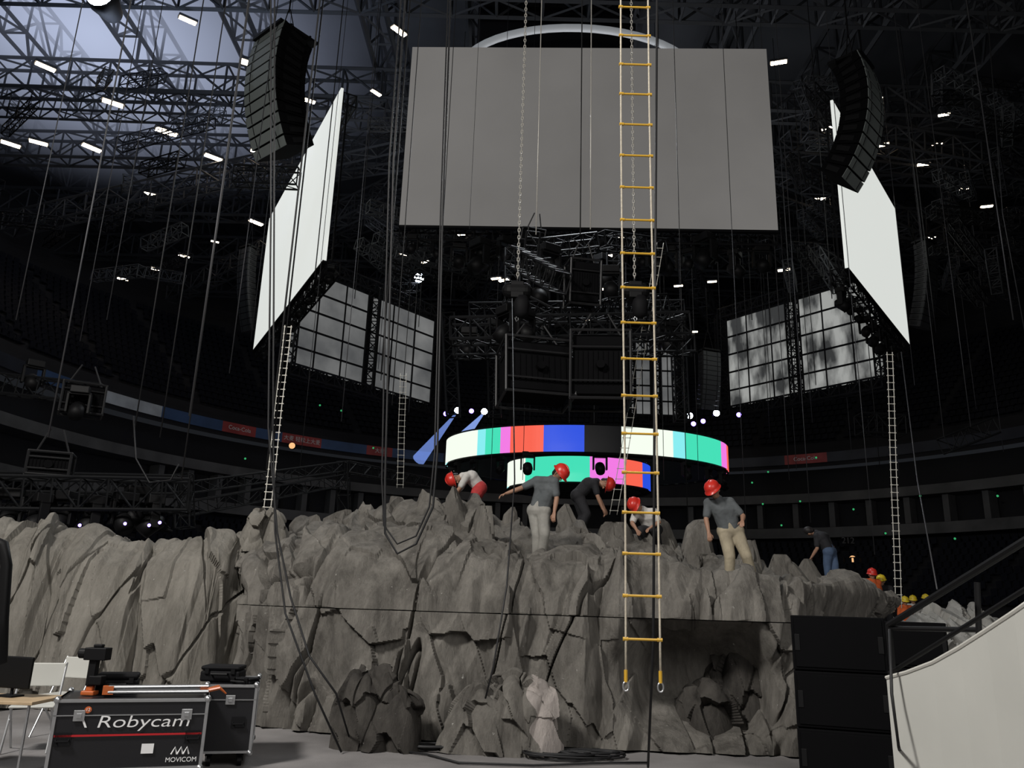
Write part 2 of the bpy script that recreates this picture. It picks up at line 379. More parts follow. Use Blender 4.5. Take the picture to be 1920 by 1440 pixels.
SP=[(800,918,14.3,.95,2.0),(850,914,13.9,.85,2.0),(905,950,12.9,.7,1.6),(745,932,15,.9,1.5),(690,940,15.2,.9,1.4),(630,955,15.3,.8,1.2),(575,965,15.3,.7,1.2),
(960,950,14.6,.5,1.2),(1060,945,14.8,.65,1.4),(1150,978,14.8,.7,1.2),(1110,1000,13.0,.6,1.2),
(1235,972,15,.5,.9),(1310,974,15,.6,1.1),(1410,1012,16.0,.5,1.0),(1465,1040,16.2,.8,.9),(1515,1048,17,.7,1.0)]
for k,(px,py,Y,w,h) in enumerate(SP):
    gl.append(spire(P(px,py,Y),h,w*.85,w*.8,300+k,(random.uniform(-.25,.25),-.15)))
PB_=dict(p5=P(1392,1104,13.0),p2=P(1012,1060,13.0),p1=P(885,985,15.6),p3=P(1092,1010,15.4),p4=P(1215,1040,14.9),p6=P(1560,1092,18.5))
for k,(nm,p) in enumerate(PB_.items()):
    gl.append(spire((p.x+(.0 if nm!='p1' else .1),p.y,p.z+.03),1.0,.42,.30,700+k,(0,0),flat=True))
V_,F_=merge(gl); uppo=make_np('upper_tier',V_,F_,M_rock,rock)
# pale cliff
cl=[(-80,985),(0,985),(60,985),(100,998),(150,995),(200,1003),(250,1025),(290,1040),(340,1022),(380,1008),(430,1003),(480,1010),(540,1012)]
lst=[]
for px,y0 in [(-140,12.6),(-40,12.35),(60,12.3),(150,12.5),(230,12.3),(300,12.6),(370,12.4),(425,12.7),(470,13.3),(540,13.8)]:
    py=float(np.interp(px,[a for a,b in cl],[b for a,b in cl]))+14; C=P(px,py,y0+.7)
    lst.append([(C.x*.97,y0-.15,0),(C.x*.98,y0,1.2),(C.x*.99,y0+.25,C.z-.35),C,(C.x,y0+1.6,C.z-.2),(C.x,y0+2.4,0)])
B,U,V=resample(lst,860,280)
D=.22*pleats(U,V,.36,2.4,.06,23,.18)+.06*pleats(U,V,.13,1.2,-.08,27)+.35*slabs(U,V,24,(.2,.4),(2.4,3.8),(.12,.25),31,tilt=.12)+facets(U,V,.5,2.0,.025,.08,11,.1)
G=displace(B,U,V,D,.014,8,.10)
V_,F_=merge([grid_mesh(G)]+[spire(P(px,py,Y),1.3,.45,.3,500+i) for i,(px,py,Y) in enumerate([(430,1002,13.6),(455,1004,13.8)])])
o=make_np('rock_cliff',V_,F_,M_rockL); tag(o,'pale grey-beige carved foam cliff wall with tall vertical grooves','rock')
lst=[]
for px,py,Y in [(1660,1170,23.5),(1700,1168,24),(1740,1148,25),(1790,1132,26),(1830,1145,27),(1880,1170,28),(1960,1190,29)]:
    C=P(px,py,Y); lst.append([(C.x-.2,Y-2.5,0),(C.x-.1,Y-1.6,C.z*.55),C,(C.x,Y+1.0,C.z*.5),(C.x,Y+1.4,0)])
B,U,V=resample(lst,260,120); D=slabs(U,V,30,(.12,.35),(.8,1.6),(.25,.5),41)+facets(U,V,.9,1.2,.06,.2,21); G=displace(B,U,V,D,.03,8)
V_,F_=merge([grid_mesh(G)]); o=make_np('rock_ridge',V_,F_,M_rockB); tag(o,'low pale foam rock ridge receding behind the loudspeaker stack','rock')
b1=PZ(705,1406,0)
V_,F_=merge([dome((b1.x-.12,b1.y+.18,0),.32,.28,.80,61,.11,.4,-.04,pwid=.24),dome((b1.x+.16,b1.y+.12,0),.28,.26,.58,62,.10,.4,.12,pwid=.24)])
o=make_np('boulder',V_,F_,M_rockD); tag(o,'dark grey carved foam boulder with ridged points on the floor','rock')
b2=PZ(945,1414,0)
V_,F_=merge([dome((b2.x-.26,b2.y+.14,0),.36,.30,.66,63,.11,.4,.10,pwid=.26),dome((b2.x+.10,b2.y+.16,0),.38,.30,.78,64,.11,.35,.05,pwid=.26),dome((b2.x+.34,b2.y+.08,0),.26,.26,.68,65,.08,.3,-.05,pwid=.24)])
o=make_np('boulder',V_,F_,M_rock,None,M_rockP,lambda c:(c[:,0]>b2.x+.36-.12*c[:,2]+.05*np.sin(c[:,2]*17))); tag(o,'wide grey foam boulder with pale pinkish cut side on the floor','rock')
b3=P(497,1020,13.6)
V_,F_=merge([dome((b3.x-.02,b3.y,b3.z-.15),.36,.32,.68,66,.10,.35)])
o=make_np('boulder',V_,F_,M_rockL); tag(o,'pale rounded foam boulder resting on top of the cliff','rock')
# ---------------------------------------------------------------- floor and bowl
m=MB(); m.add([(-90,-12,0),(95,-12,0),(95,110,0),(-90,110,0)],[(0,1,2,3)]); fl=m.obj('floor',M_floor); fl['kind']='structure'
CX,CY=5,45
def rev(prof,t0=-25,t1=205,n=120,kx=1.05,mi=0,mb=None):
    mb=mb or MB(); vs=[]
    for i in range(n+1):
        t=rad(t0+(t1-t0)*i/n)
        for r,z in prof: vs.append((CX+kx*r*math.cos(t),CY+r*math.sin(t),z))
    k=len(prof); fs=[(i*k+j,i*k+j+1,(i+1)*k+j+1,(i+1)*k+j) for i in range(n) for j in range(k-1)]
    mb.add(vs,fs,mi); return mb
def steps(r0,z0,n,dr,dz):
    out=[]
    for i in range(n): out+= [(r0+i*dr,z0+i*dz),(r0+i*dr,z0+(i+1)*dz)]
    out.append((r0+n*dr,z0+n*dz)); return out
m=rev([(28,0),(28,1.8)]+steps(28,1.8,10,.85,.55)+[(37.5,7.3),(37.5,15)]); m.obj('wall_lower_bowl',M_tier)['kind']='structure'
m=rev([(36,15),(36,16.6)]+steps(36.5,16.6,22,.85,.75)+[(56,33.1),(56,46)]); m.obj('wall_upper_bowl',M_tier)['kind']='structure'
m=rev([(56.5,46),(.1,46)],0,360,90); m.obj('ceiling',mat('dark_roof_deck',(.10,.105,.115),.95,noise=.15,nscale=.2,spec=.1))['kind']='structure'
for nm,z0,z1,r in [('trim_1',8.5,9.4,35.6),('trim_2',11.7,12.5,35.4)]:
    m=rev([(r+2,z0),(r,z0),(r,z1),(r+2,z1)]); m.obj(nm,M_fas)['kind']='structure'
cm=MB(); cm.box((0,0,1.1),(.5,1.2,2.2)); first=None
for i in range(26):
    t=rad(95+i*4.2) if i<14 else rad(85-(i-13)*5)
    p=Vector((CX+1.05*36.5*math.cos(t),CY+36.5*math.sin(t),9.45)); mw=Matrix.Translation(p)@Matrix.Rotation(t+math.pi/2,4,'Z')
    if first is None: o=first=cm.obj('suite_column',M_fas,mw=mw)
    else: o=first.copy(); COL.objects.link(o); o.matrix_world=mw
    tag(o,'pale partition column between arena suites','column','suite partition columns')
cols=[('blue_ribbon_board',(.025,.05,.11)),('red_ribbon_board',(.20,.03,.03)),('white_ribbon_board',(.26,.28,.3)),('dark_ribbon_board',(.012,.014,.02))]
rm=[mat(a,c,.5,emit=c,es=.08,noise=.4,nscale=.6) for a,c in cols]
m=MB(); seq=[(-25,20,3),(20,40,3),(40,50,3),(50,56,1),(56,75,3),(75,100,3),(100,108,3),(108,116,0),(116,120,1),(120,127,0),(127,133,1),(133,137,0),(137,142,1),(142,151,0),(151,155,2),(155,161,2),(161,169,0),(169,205,3)]
for a,b_,mi in seq: rev([(35.8,15.35),(35.8,16.25)],a,b_,max(2,int((b_-a)/2)),mi=mi,mb=m)
rib=m.obj('ribbon_banner',rm); tag(rib,'dim blue, red and white advertising ribbon around the balcony','banner')
def on_bowl(t,r,z):
    t=rad(t); return Matrix.Translation((CX+1.05*r*math.cos(t),CY+r*math.sin(t),z))@Matrix.Rotation(t-math.pi/2,4,'Z')@Matrix.Rotation(math.pi/2,4,'X')
M_txt=mat('white_banner_text',(.25,.25,.25),.5,emit=(1,1,1),es=.04)
for s,t in [('Coca-Cola',139.5),('大麦 轻松上大麦',130),('大麦',118),('Coca-Cola',53)]:
    text(s,.5,M_txt,on_bowl(t,35.7,15.8),rib,'banner_text')
def PBW(px,py,r):
    d=ray(px,py); k=20.0
    while k<140:
        p=CAM+d*k
        if p.y>CY-20 and ((p.x-CX)/1.05)**2+(p.y-CY)**2>=r*r: return p
        k+=.1
    return CAM+d*60
M_txt2=mat('faded_sign_text',(.12,.12,.12),.7)
for s,px in [('211',1546),('212',1590)]:
    p=PBW(px,1014,34.5); o=text(s,.75,M_txt2,Matrix.Translation(p)@Matrix.Rotation(math.pi/2,4,'X'),None,'section_number',ext=.05); tag(o,'small faded seating section number','sign')
def lampball(px,py,Y,r,mt,label,p=None,grp=None):
    p=p or P(px,py,Y); m=MB(); 
    m.rcone((p.x,p.y+.3*r,p.z),(p.x,p.y+1.6*r,p.z),r*1.15,r*.8,14,0); m.rcone(p+Vector((0,-.25*r,0)),p+Vector((0,.1*r,0)),r,r,14,1)
    tag(m.obj('spotlight',[M_blk,mt],smooth=True),label,'light',grp)
for px,py in [(1440,885),(1530,858),(1500,940),(1410,905),(1600,955),(1725,930),(1660,1000),(1790,1010),(1240,1000),(1465,985),(600,760),(640,770),(1430,945),(1870,930),(460,860),(700,840)]:
    lampball(0,0,0,.09,M_lampG,'tiny green exit light in the dark stands',PBW(px,py,34.5),'green exit lights')
M_ws=emis('warm_suite_lamp',(1,.55,.25),1.0)
for px,py in [(548,836),(900,905),(1598,1048)]:
    lampball(0,0,0,.28,M_ws,'warm glowing lamp inside an arena suite',PBW(px,py,34.5))
def seat_mb(mb,p,yaw):
    c,s=math.cos(yaw),math.sin(yaw); ax=Vector((c,s,0)); ay=Vector((-s,c,0))
    mb.obox(p+Vector((0,0,.42)),ax*.23,ay*.2,Vector((0,0,.04))); mb.obox(p+ay*.2+Vector((0,0,.68)),ax*.23,ay*.035,Vector((0,0,.25)))
mb=MB(); ind=[]
for (r0,z0,n,dr,dz) in [(28,1.8,10,.85,.55),(36.5,16.6,16,.85,.75)]:
    for i in range(n):
        r=r0+(i+.55)*dr; z=z0+(i+1)*dz; st=.62/r*180/math.pi
        t=-5
        while t<190:
            t+=st
            if int(t)%12==0: continue
            tr=rad(t); p=Vector((CX+1.05*r*math.cos(tr),CY+r*math.sin(tr),z))
            if z0<5 and i==2 and 118<t<176 : ind.append((p,tr-math.pi/2)); continue
            seat_mb(mb,p,tr-math.pi/2)
o=mb.obj('stadium_seats',M_seat); tag(o,'rows of dark navy folding stadium seats','seats',kind='stuff')
sm=MB(); seat_mb(sm,Vector((0,0,0)),0); first=None
for p,y in ind[:120]:
    mw=Matrix.Translation(p)@Matrix.Rotation(y,4,'Z')
    if first is None: o=first=sm.obj('stadium_seat',M_seat,mw=mw)
    else: o=first.copy(); COL.objects.link(o); o.matrix_world=mw
    tag(o,'dark navy folding stadium seat','seat','stadium seats in the lower bowl')
# ---------------------------------------------------------------- roof steel
for i in range(13):
    x=-42+i*8; m=MB(); m.truss((x,12,38.5),(x+random.uniform(-2,2),98,38.5),1.6,3.2,3.0,.18,n=4); tag(m.obj('roof_truss',M_roof),'long dark steel roof truss spanning the arena','truss','arena roof trusses')
for i in range(9):
    y=20+i*9; m=MB(); m.truss((-46,y,35.2),(56,y+random.uniform(-2,2),35.2),1.4,2.2,2.6,.15,n=4); tag(m.obj('roof_truss',M_roof),'dark steel cross truss under the arena roof','truss','arena roof cross trusses')
for i in range(18):
    t=rad(6+i*9.8); m=MB(); a=Vector((CX+14*math.cos(t),CY+14*math.sin(t),33)); b_=Vector((CX+48*math.cos(t),CY+47*math.sin(t),36 if i%2 else 30)); m.truss(a,b_,1.2,1.6,2.0,.11,n=4)
    tag(m.obj('catwalk_truss',M_roof),'dark radial catwalk truss with lighting rails','truss','radial catwalks')
for i in range(120):
    px=random.choice([random.uniform(660,745),random.uniform(1475,1535),random.uniform(0,430),random.uniform(1740,1900),random.uniform(1740,1900)]); py=random.uniform(120,540); Y=random.uniform(34,60)
    p=P(px,py,Y); an=random.uniform(-1.2,1.2); L=random.uniform(2,6)
    if px<500: an+=math.pi
    if p.z>34 or p.z<18: continue
    m=MB(); m.truss(p,p+Vector((L*math.cos(an),abs(L*math.sin(an)),random.uniform(-.8,.8))),.5,.6,.7,.045,n=4); tag(m.obj('rigging_truss',random.choice([M_roof,M_blk2])),'short dark truss section hanging in the roof rigging','truss','roof rigging trusses')
lm=MB(); lm.box((0,0,.12),(1.35,.5,.2),0); lm.box((0,0,-.02),(1.2,.36,.1),1)
first=None
LAMPS=[(352,38),(85,125),(212,193),(312,247),(72,267),(172,277),(400,295),(485,285),(282,364),(480,417),(345,480),(403,453),(295,505),(748,58),(705,174),(577,188),(472,120),(230,523),(1460,117),(1553,240),(1640,186),(1652,272),(1732,308),(1745,446),(1808,354),(1850,387),(1538,373),(1470,506),(1335,528),(1272,536),(1138,541),(945,525),(797,491),(755,478),(1770,215),(1300,622),(1140,480),(865,440),(1165,445),(930,522),(1757,270),(1098,602),(490,240),(20,270)]
for px,py in LAMPS:
    z=33 if py<470 else 27
    p=PZ(px,py,z); yaw=rad(random.uniform(25,50)) if px<760 else rad(random.uniform(-35,-10))
    sc=random.uniform(.75,1.15) if (px<500 and py<420) else random.uniform(.45,.8)
    mw=Matrix.Translation(p)@Matrix.Rotation(yaw,4,'Z')@Matrix.Diagonal((sc,sc,sc,1))
    if first is None: o=first=lm.obj('arena_light',[M_roof,M_lampE],mw=mw)
    else: o=first.copy(); COL.objects.link(o); o.matrix_world=mw
    tag(o,'glowing rectangular warm white arena light on the roof steel','light','roof arena lights')
lampball(786,522,55,.36,M_lampB,'bright cool white spotlight hanging in the rig')
for px,py in [(858,770),(908,772),(1293,780),(1343,775)]: lampball(px,py,50,.2,M_lampB,'small bright bluish white spotlight')
for px,py in [(836,776),(884,771),(1300,795),(1318,790),(1385,778)]: lampball(px,py,52,.16,M_lampP,'small violet stage light')
lampball(190,-6,30,.6,M_lampB,'large bluish white floodlight under the roof')
# self-glowing volume standing in for floodlit haze above the roof lamps
hz=bpy.data.materials.new('glow_haze'); hz.use_nodes=True; nt=hz.node_tree; nt.nodes.clear()
N=nt.nodes.new; L=nt.links.new
out=N('ShaderNodeOutputMaterial'); em=N('ShaderNodeEmission'); em.inputs[0].default_value=(.62,.70,.95,1)
tc=N('ShaderNodeTexCoord'); ln=N('ShaderNodeVectorMath'); ln.operation='LENGTH'; L(tc.outputs['Object'],ln.inputs[0])
mr=N('ShaderNodeMapRange'); mr.inputs['From Min'].default_value=0; mr.inputs['From Max'].default_value=1; mr.inputs['To Min'].default_value=1; mr.inputs['To Max'].default_value=0; L(ln.outputs['Value'],mr.inputs['Value'])
pw=N('ShaderNodeMath'); pw.operation='POWER'; pw.inputs[1].default_value=2.0; L(mr.outputs[0],pw.inputs[0]); mu=N('ShaderNodeMath'); mu.operation='MULTIPLY'; mu.inputs[1].default_value=.11; L(pw.outputs[0],mu.inputs[0])
L(mu.outputs[0],em.inputs[1]); L(em.outputs[0],out.inputs['Volume'])
bpy.ops.mesh.primitive_uv_sphere_add(segments=32,ring_count=16,radius=1); o=bpy.context.object; o.name='haze'; o.data.materials.append(hz); c=PZ(170,60,39.5); o.location=c; o.scale=(24,24,5.8); tag(o,'bluish white haze glow volume under the roof deck','haze',kind='stuff')
# ---------------------------------------------------------------- hanging screens
def screen(name,a,b_,z0,z1,mt,label,back=False,rows=5,colsn=6):
    a=Vector((a[0],a[1],0)); b_=Vector((b_[0],b_[1],0)); d=(b_-a); L=d.length; d/=L; nrm=Vector((d.y,-d.x,0)); c=(a+b_)/2
    e=empty(name,(c.x,c.y,z0),label,'screen'); inv=Matrix.Translation((-c.x,-c.y,-z0))
    m=MB(); m.obox(c+Vector((0,0,(z0+z1)/2)),d*L/2,nrm*.06,Vector((0,0,(z1-z0)/2))); o=m.obj('screen_panel',mt,e); o.matrix_parent_inverse=inv
    fr=MB()
    if back:
        for i in range(colsn+1):
            q=a+d*L*i/colsn+nrm*.12; w=.3 if i in(0,colsn//2,colsn) else .06
            fr.obox(q+Vector((0,0,(z0+z1)/2)),d*w*.5,nrm*.05,Vector((0,0,(z1-z0)/2)))
        for j in range(rows+1):
            fr.obox(c+nrm*.12+Vector((0,0,z0+(z1-z0)*j/rows)),d*L/2,nrm*.05,Vector((0,0,.055)))
        for i in (0,colsn//2,colsn):
            q=a+d*L*i/colsn+nrm*.5; fr.truss(q+Vector((0,0,z0-.3)),q+Vector((0,0,z1+.3)),.7,.7,.7,.07)
        for z in (z0-.4,z1+.4): fr.truss(a+nrm*.5+Vector((0,0,z)),b_+nrm*.5+Vector((0,0,z)),.7,.7,.7,.07)
    else:
        fr.truss(a-nrm*.4+Vector((0,0,z0-.25)),b_-nrm*.4+Vector((0,0,z0-.25)),.6,.6,.8,.05)
        fr.truss(a-nrm*.4+Vector((0,0,z1-.5)),b_-nrm*.4+Vector((0,0,z1-.5)),.6,.6,.8,.05)
        for i in range(9):
            q=a+d*L*i/8-nrm*.3; fr.tube(q+Vector((0,0,z0)),q+Vector((0,0,z1-.2)),.05,5)
        fr.obox(c+Vector((0,0,z0-.04)),d*L/2,nrm*.1,Vector((0,0,.05))) 
    o=fr.obj('support_frame',M_blk2,e); o.matrix_parent_inverse=inv
    return e
def XY(px,py,Y): p=P(px,py,Y); return (p.x,p.y)
A=XY(761,260,30.4); Bb=XY(1447,260,29.8)
z0=(P(752,428,30.4).z+P(1461,430,29.8).z)/2; z1=(P(770,100,30.4).z+P(1432,83,29.8).z)/2
screen('video_screen',A,Bb,z0,z1,M_scrC,'large grey flat video screen, faintly self-glowing, hanging above the stage')
def fitY(px1,py1,px2,py2,H):
    for Y in np.arange(25,70,.1):
        if P(px1,py1,Y).z-P(px2,py2,Y).z>=H: return float(Y)
    return 60
H=z1-z0
Yn=fitY(635,172,615,497,H); Yf=fitY(505,405,480,652,H)
Ln=P(625,335,Yn); Lf=P(492,530,Yf)
screen('video_screen',(Lf.x,Lf.y),(Ln.x,Ln.y),P(615,497,Yn).z*.5+P(480,652,Yf).z*.5,P(635,172,Yn).z*.5+P(505,405,Yf).z*.5,M_scrW,'bright white lit side video screen beside a line array')
Yn=fitY(1562,168,1580,480,H); Yf=fitY(1683,410,1703,668,H)
Rn=P(1571,325,Yn); Rf=P(1693,540,Yf)
screen('video_screen',(Rn.x,Rn.y),(Rf.x,Rf.y),P(1580,480,Yn).z*.5+P(1703,668,Yf).z*.5,P(1562,168,Yn).z*.5+P(1683,410,Yf).z*.5,M_scrW,'bright white lit side video screen beside a curved line array')
def backscreen(pl,pr,mt,label,cols=6):
    (xl,yl0,yl1,Yl),(xr,yr0,yr1,Yr)=pl,pr
    a=P(xl,(yl0+yl1)/2,Yl); b_=P(xr,(yr0+yr1)/2,Yr)
    zb=(P(xl,yl1,Yl).z+P(xr,yr1,Yr).z)/2; zt=(P(xl,yl0,Yl).z+P(xr,yr0,Yr).z)/2
    screen('projection_screen',(a.x,a.y),(b_.x,b_.y),zb,zt,mt,label,True,5,cols)
backscreen((540,500,690,48),(812,600,757,58),M_back,'grey projection screen seen from behind with black grid truss')
backscreen((1362,605,775,58),(1655,515,700,48.5),M_backR,'projection screen back with painted dappled light and black grid frame')
backscreen((1180,640,782,60),(1275,640,782,60),M_back,'grey projection screen seen from behind under the centre rig',4)
m=MB(); c=P(1085,140,36); 
pts=[c+Vector((6.2*math.cos(t),0,2.9*math.sin(t))) for t in np.linspace(0,2*math.pi,49)]
m.sweep(pts,.2,8); o=m.obj('ring_fixture',mat('white_ring',(.5,.5,.5),.5,emit=(.7,.75,.8),es=.2),smooth=True); tag(o,'large white circular hoop behind the top of the screen','fixture')
m=MB(); c=P(1010,20,38); m.box((c.x+1,c.y+3,c.z+2),(9,4,10)); o=m.obj('scoreboard_housing',M_blk2,bevel=.2); tag(o,'large dark scoreboard housing up in the roof','scoreboard')
# ---------------------------------------------------------------- LED rings
LC={'w':(.93,1,.88),'c':(.25,.85,.88),'g':(.06,.75,.48),'m':(.9,.2,.78),'r':(.95,.13,.08),'b':(.02,.08,.75),'k':(.006,.006,.008)}
keys=list(LC); LM=[mat('led_'+k,(.02,.02,.02),.4,emit=LC[k],es=1.0 if k!='k' else .3) for k in keys]
def ledring(cpx,halfpx,Yc,ry,bands,pt,pb,label,name):
    cz=P(cpx,pt,Yc-ry).z; bz=P(cpx,pb,Yc-ry).z; C0=P(cpx,(pt+pb)/2,Yc)
    rx=(P(cpx+halfpx,870,Yc).x-P(cpx-halfpx,870,Yc).x)/2
    e=empty(name,(C0.x,Yc,bz),label,'screen'); m=MB(); inv=Matrix.Translation((-C0.x,-Yc,-bz))
    bd=[(max(-1,min(1,(x-cpx)/halfpx)),k) for x,k in bands]
    n=240; vs=[]
    for i in range(n):
        t=2*math.pi*i/n; vs.append((C0.x+rx*math.sin(t),Yc-ry*math.cos(t),bz)); vs.append((C0.x+rx*math.sin(t),Yc-ry*math.cos(t),cz))
    for i in range(n):
        t=2*math.pi*(i+.5)/n; s=math.sin(t); front=math.cos(t)>0
        k='w'
        for x,kk in bd:
            if s>=x: k=kk
        j=(i+1)%n; m.add([vs[2*i],vs[2*j],vs[2*j+1],vs[2*i+1]],[(0,1,2,3)],keys.index(k) if front else keys.index('wcgmrbk'[int(i/n*21)%7]))
    o=m.obj('led_band',LM,e); o.matrix_parent_inverse=inv
    f=MB(); q=[]
    for i in range(n):
        t=2*math.pi*i/n; q.append((C0.x+(rx-.12)*math.sin(t),Yc-(ry-.12)*math.cos(t),bz-.03)); q.append((C0.x+(rx-.12)*math.sin(t),Yc-(ry-.12)*math.cos(t),cz+.03))
    f.add(q,[(2*i,2*((i+1)%n),2*((i+1)%n)+1,2*i+1) for i in range(n)])
    for z in (bz-.06,cz+.06):
      for dr in (.05,.5):
        f.sweep([(C0.x+(rx-dr)*math.sin(t),Yc-(ry-dr)*math.cos(t),z) for t in np.linspace(0,2*math.pi,61)],.04,5)
    for i in range(60):
        t=2*math.pi*i/60; t2=t+.05
        f.tube((C0.x+rx*math.sin(t),Yc-ry*math.cos(t),bz-.06),(C0.x+(rx-.5)*math.sin(t2),Yc-(ry-.5)*math.cos(t2),bz-.06),.03,4)
    o=f.obj('ring_frame',M_blk2,e); o.matrix_parent_inverse=inv
    return C0,rx,bz,cz
C1=ledring(1099,263,42,5.2,[(700,'w'),(900,'c'),(912,'g'),(938,'m'),(955,'r'),(1013,'b'),(1075,'k'),(1137,'w'),(1230,'c'),(1256,'g'),(1330,'m'),(1347,'r')],797,847,'large suspended LED ring showing white, green, magenta, red and blue bars','led_ring')
C2=ledring(1085,133,43,3.0,[(900,'w'),(985,'g'),(1097,'m'),(1160,'r'),(1195,'b')],855,903,'smaller lower LED ring showing white, green, pink and blue bars','led_ring')
# moving heads
def moving_head():
    e=bpy.data.objects.new('moving_head_light',None); COL.objects.link(e)
    m=MB(); m.box((0,0,-.1),(.42,.32,.18)); m.obj('base',M_blk,e,bevel=.02)
    m=MB(); 
    for s in(-1,1): m.box((s*.24,0,-.42),(.06,.18,.5))
    m.box((0,0,-.2),(.54,.18,.05)); m.obj('yoke',M_blk,e,bevel=.01)
    m=MB(); m.sweep([(0,.16,-.42),(0,.12,-.5),(0,-.05,-.62),(0,-.18,-.78)],[.08,.17,.19,.16],12); m.obj('head',M_blk,e,smooth=True); return e
mh=moving_head(); mh.matrix_world=Matrix.Translation((A[0]+.6,30.2,z0-.5)); tag(mh,'black moving head stage light hanging from truss','light','black moving head lights')
def put_mh(p,yaw=0,s=1):
    copytree(mh,Matrix.Translation(p)@Matrix.Rotation(yaw,4,'Z')@Matrix.Diagonal((s,s,s,1)))
for i in range(1,16):
    put_mh((A[0]+.6+i*(Bb[0]-A[0]-1.2)/15,30.3+random.uniform(-.2,.6),z0-.5),random.uniform(-1,1),random.uniform(.9,1.6))
for a_,b_ in ((Lf,Ln),(Rn,Rf)):
    for i in range(9):
        q=a_.lerp(b_,(i+.5)/9); sg=1 if a_ is Lf else -1
        put_mh((q.x+.45*sg,q.y+.2,z0-.6),random.uniform(-1,1),random.uniform(.9,1.4))
for i in range(12):
    t=rad(-85+i*170/11)
    if abs(math.sin(t))<.45: continue
    put_mh((C1[0].x+(C1[1]-.3)*math.sin(t),42-4.9*math.cos(t),C1[2]-.1),t,1.0)
for px,Yp in [(990,37.5),(1125,37.5)]:
    put_mh(P(px,847,Yp),0,1.3)
# ---------------------------------------------------------------- line arrays
def cabinet_mesh(w,h,d):
    m=MB(); v=[(-w/2,-d/2,-h/2),(w/2,-d/2,-h/2),(w/2,-d/2,h/2),(-w/2,-d/2,h/2),(-w/2*.8,d/2,-h/2*.85),(w/2*.8,d/2,-h/2*.85),(w/2*.8,d/2,h/2*.85),(-w/2*.8,d/2,h/2*.85)]
    m.add(v,[(0,1,2,3),(5,4,7,6),(4,0,3,7),(1,5,6,2),(3,2,6,7),(4,5,1,0)],0)
    m.box((0,-d/2-.012,0),(w*.96,.02,h*.94),1)
    for s in(-1,1):
        m.box((s*w*.47,0,0),(.03,d*.5,h*.5),2); m.box((s*w*.3,-d/2-.03,0),(.02,.02,h*.85),2)
    return m
def line_array(pt,n,w,h,d,yaw,c0,c1,label,mats,hang=6):
    e=empty('line_array_speaker',pt,label,'speaker','line array loudspeakers',yaw)
    me=None; pos=Vector((0,0,-.25)); 
    for i in range(n):
        an=rad(c0+(c1-c0)*(i/(n-1))); dn=Vector((0,math.sin(an),-math.cos(an)))
        c=pos+dn*h/2; pos=pos+dn*h*1.03
        if me is None: o=cabinet_mesh(w,h,d).obj('speaker_cabinet',mats,e); me=o
        else: o=me.copy(); COL.objects.link(o); o.parent=e
        o.matrix_basis=Matrix.Translation(c)@Matrix.Rotation(an,4,'X')
    m=MB(); m.box((0,0,-.12),(w*.9,d*1.2,.1)); m.box((0,-d*.3,-.2),(w,.06,.2)); m.box((0,d*.3,-.2),(w,.06,.2)); 
    for s in(-1,1): m.tube((s*w*.3,0,-.1),(s*.05,0,1.2),.02)
    m.tube((0,0,1.1),(0,0,hang),.03)
    m.obj('rigging_frame',M_blk,e); return e
M_gr2=mat('dark_speaker_grille',(.03,.032,.034),.5,.2)
GM=[M_sub,M_grille,M_blk]; GD=[M_box,M_gr2,M_blk]
line_array(P(536,72,24),12,1.85,.34,1.3,rad(-40),-12,28,'large curved line array of black cabinets with grey-green grilles',GM,9)
line_array(P(1595,118,25),12,1.5,.37,1.0,rad(46),-16,38,'large curved line array of black cabinets with grey-green grilles',GM,9)
line_array(P(468,462,46),14,1.0,.36,.7,rad(-35),0,20,'slim curved black line array beside the white screen',GD,6)
line_array(P(1732,452,44),14,1.3,.36,.8,rad(35),0,20,'slim curved black line array beside the white screen',GD,6)
line_array(P(1328,655,46),12,1.25,.28,.7,rad(20),0,14,'slim curved black line array under the rear rig',GD,4)
# ---------------------------------------------------------------- centre rig
def hoist(px,py,Y):
    p=P(px,py,Y); e=empty('chain_hoist',p,'black electric chain hoist with chain bag hanging on its chain','hoist','chain hoists')
    m=MB(); m.rcone((-.15,0,0),(.15,0,0),.17,.17,14); m.box((0,0,-.02),(.26,.3,.36)); m.tube((0,0,.1),(0,0,.28),.03); m.obj('motor_body',M_blk,e,smooth=False,bevel=.01)
    m=MB(); m.sweep([(.1,-.05,-.15),(.1,-.05,-.3),(.1,-.05,-.55),(.1,-.05,-.62)],[.12,.17,.15,.05],10); m.obj('chain_bag',M_blk2,e,smooth=True)
    m=MB(); L=int(12.5/.085)
    for i in range(L):
        z=.28+i*.085; a=Vector((.024,0,0)) if i%2 else Vector((0,.024,0))
        pts=[a*math.cos(t)+Vector((0,0,z+.052*math.sin(t))) for t in np.linspace(0,2*math.pi,9)]
        m.sweep(pts,.010,4,cap=False)
    m.obj('lift_chain',M_chain,e)
    m=MB(); m.tube((0,0,-.16),(0,0,-.6),.012); m.sweep([(-.03,0,-.6),(.0,0,-.68),(.04,0,-.64),(.035,0,-.58)],.012,6); m.obj('hook',M_alu,e)
hoist(970,545,15.5); hoist(1190,545,15.5)
def TR(px0,py0,Y0,px1,py1,Y1,w=.4,h=.4,seg=.4,r=.028,label='black aluminium box truss of the centre rig',name='box_truss'):
    m=MB(); m.truss(P(px0,py0,Y0),P(px1,py1,Y1),w,h,seg,r); o=m.obj(name,M_truss); tag(o,label,'truss','black rig trusses'); return o
TR(845,622,17,1290,612,17,.5,.5,.45,.036); TR(850,655,21,1300,648,21,.45,.45,.45,.036); TR(880,590,25,1280,585,25,.6,.6,.5,.04)
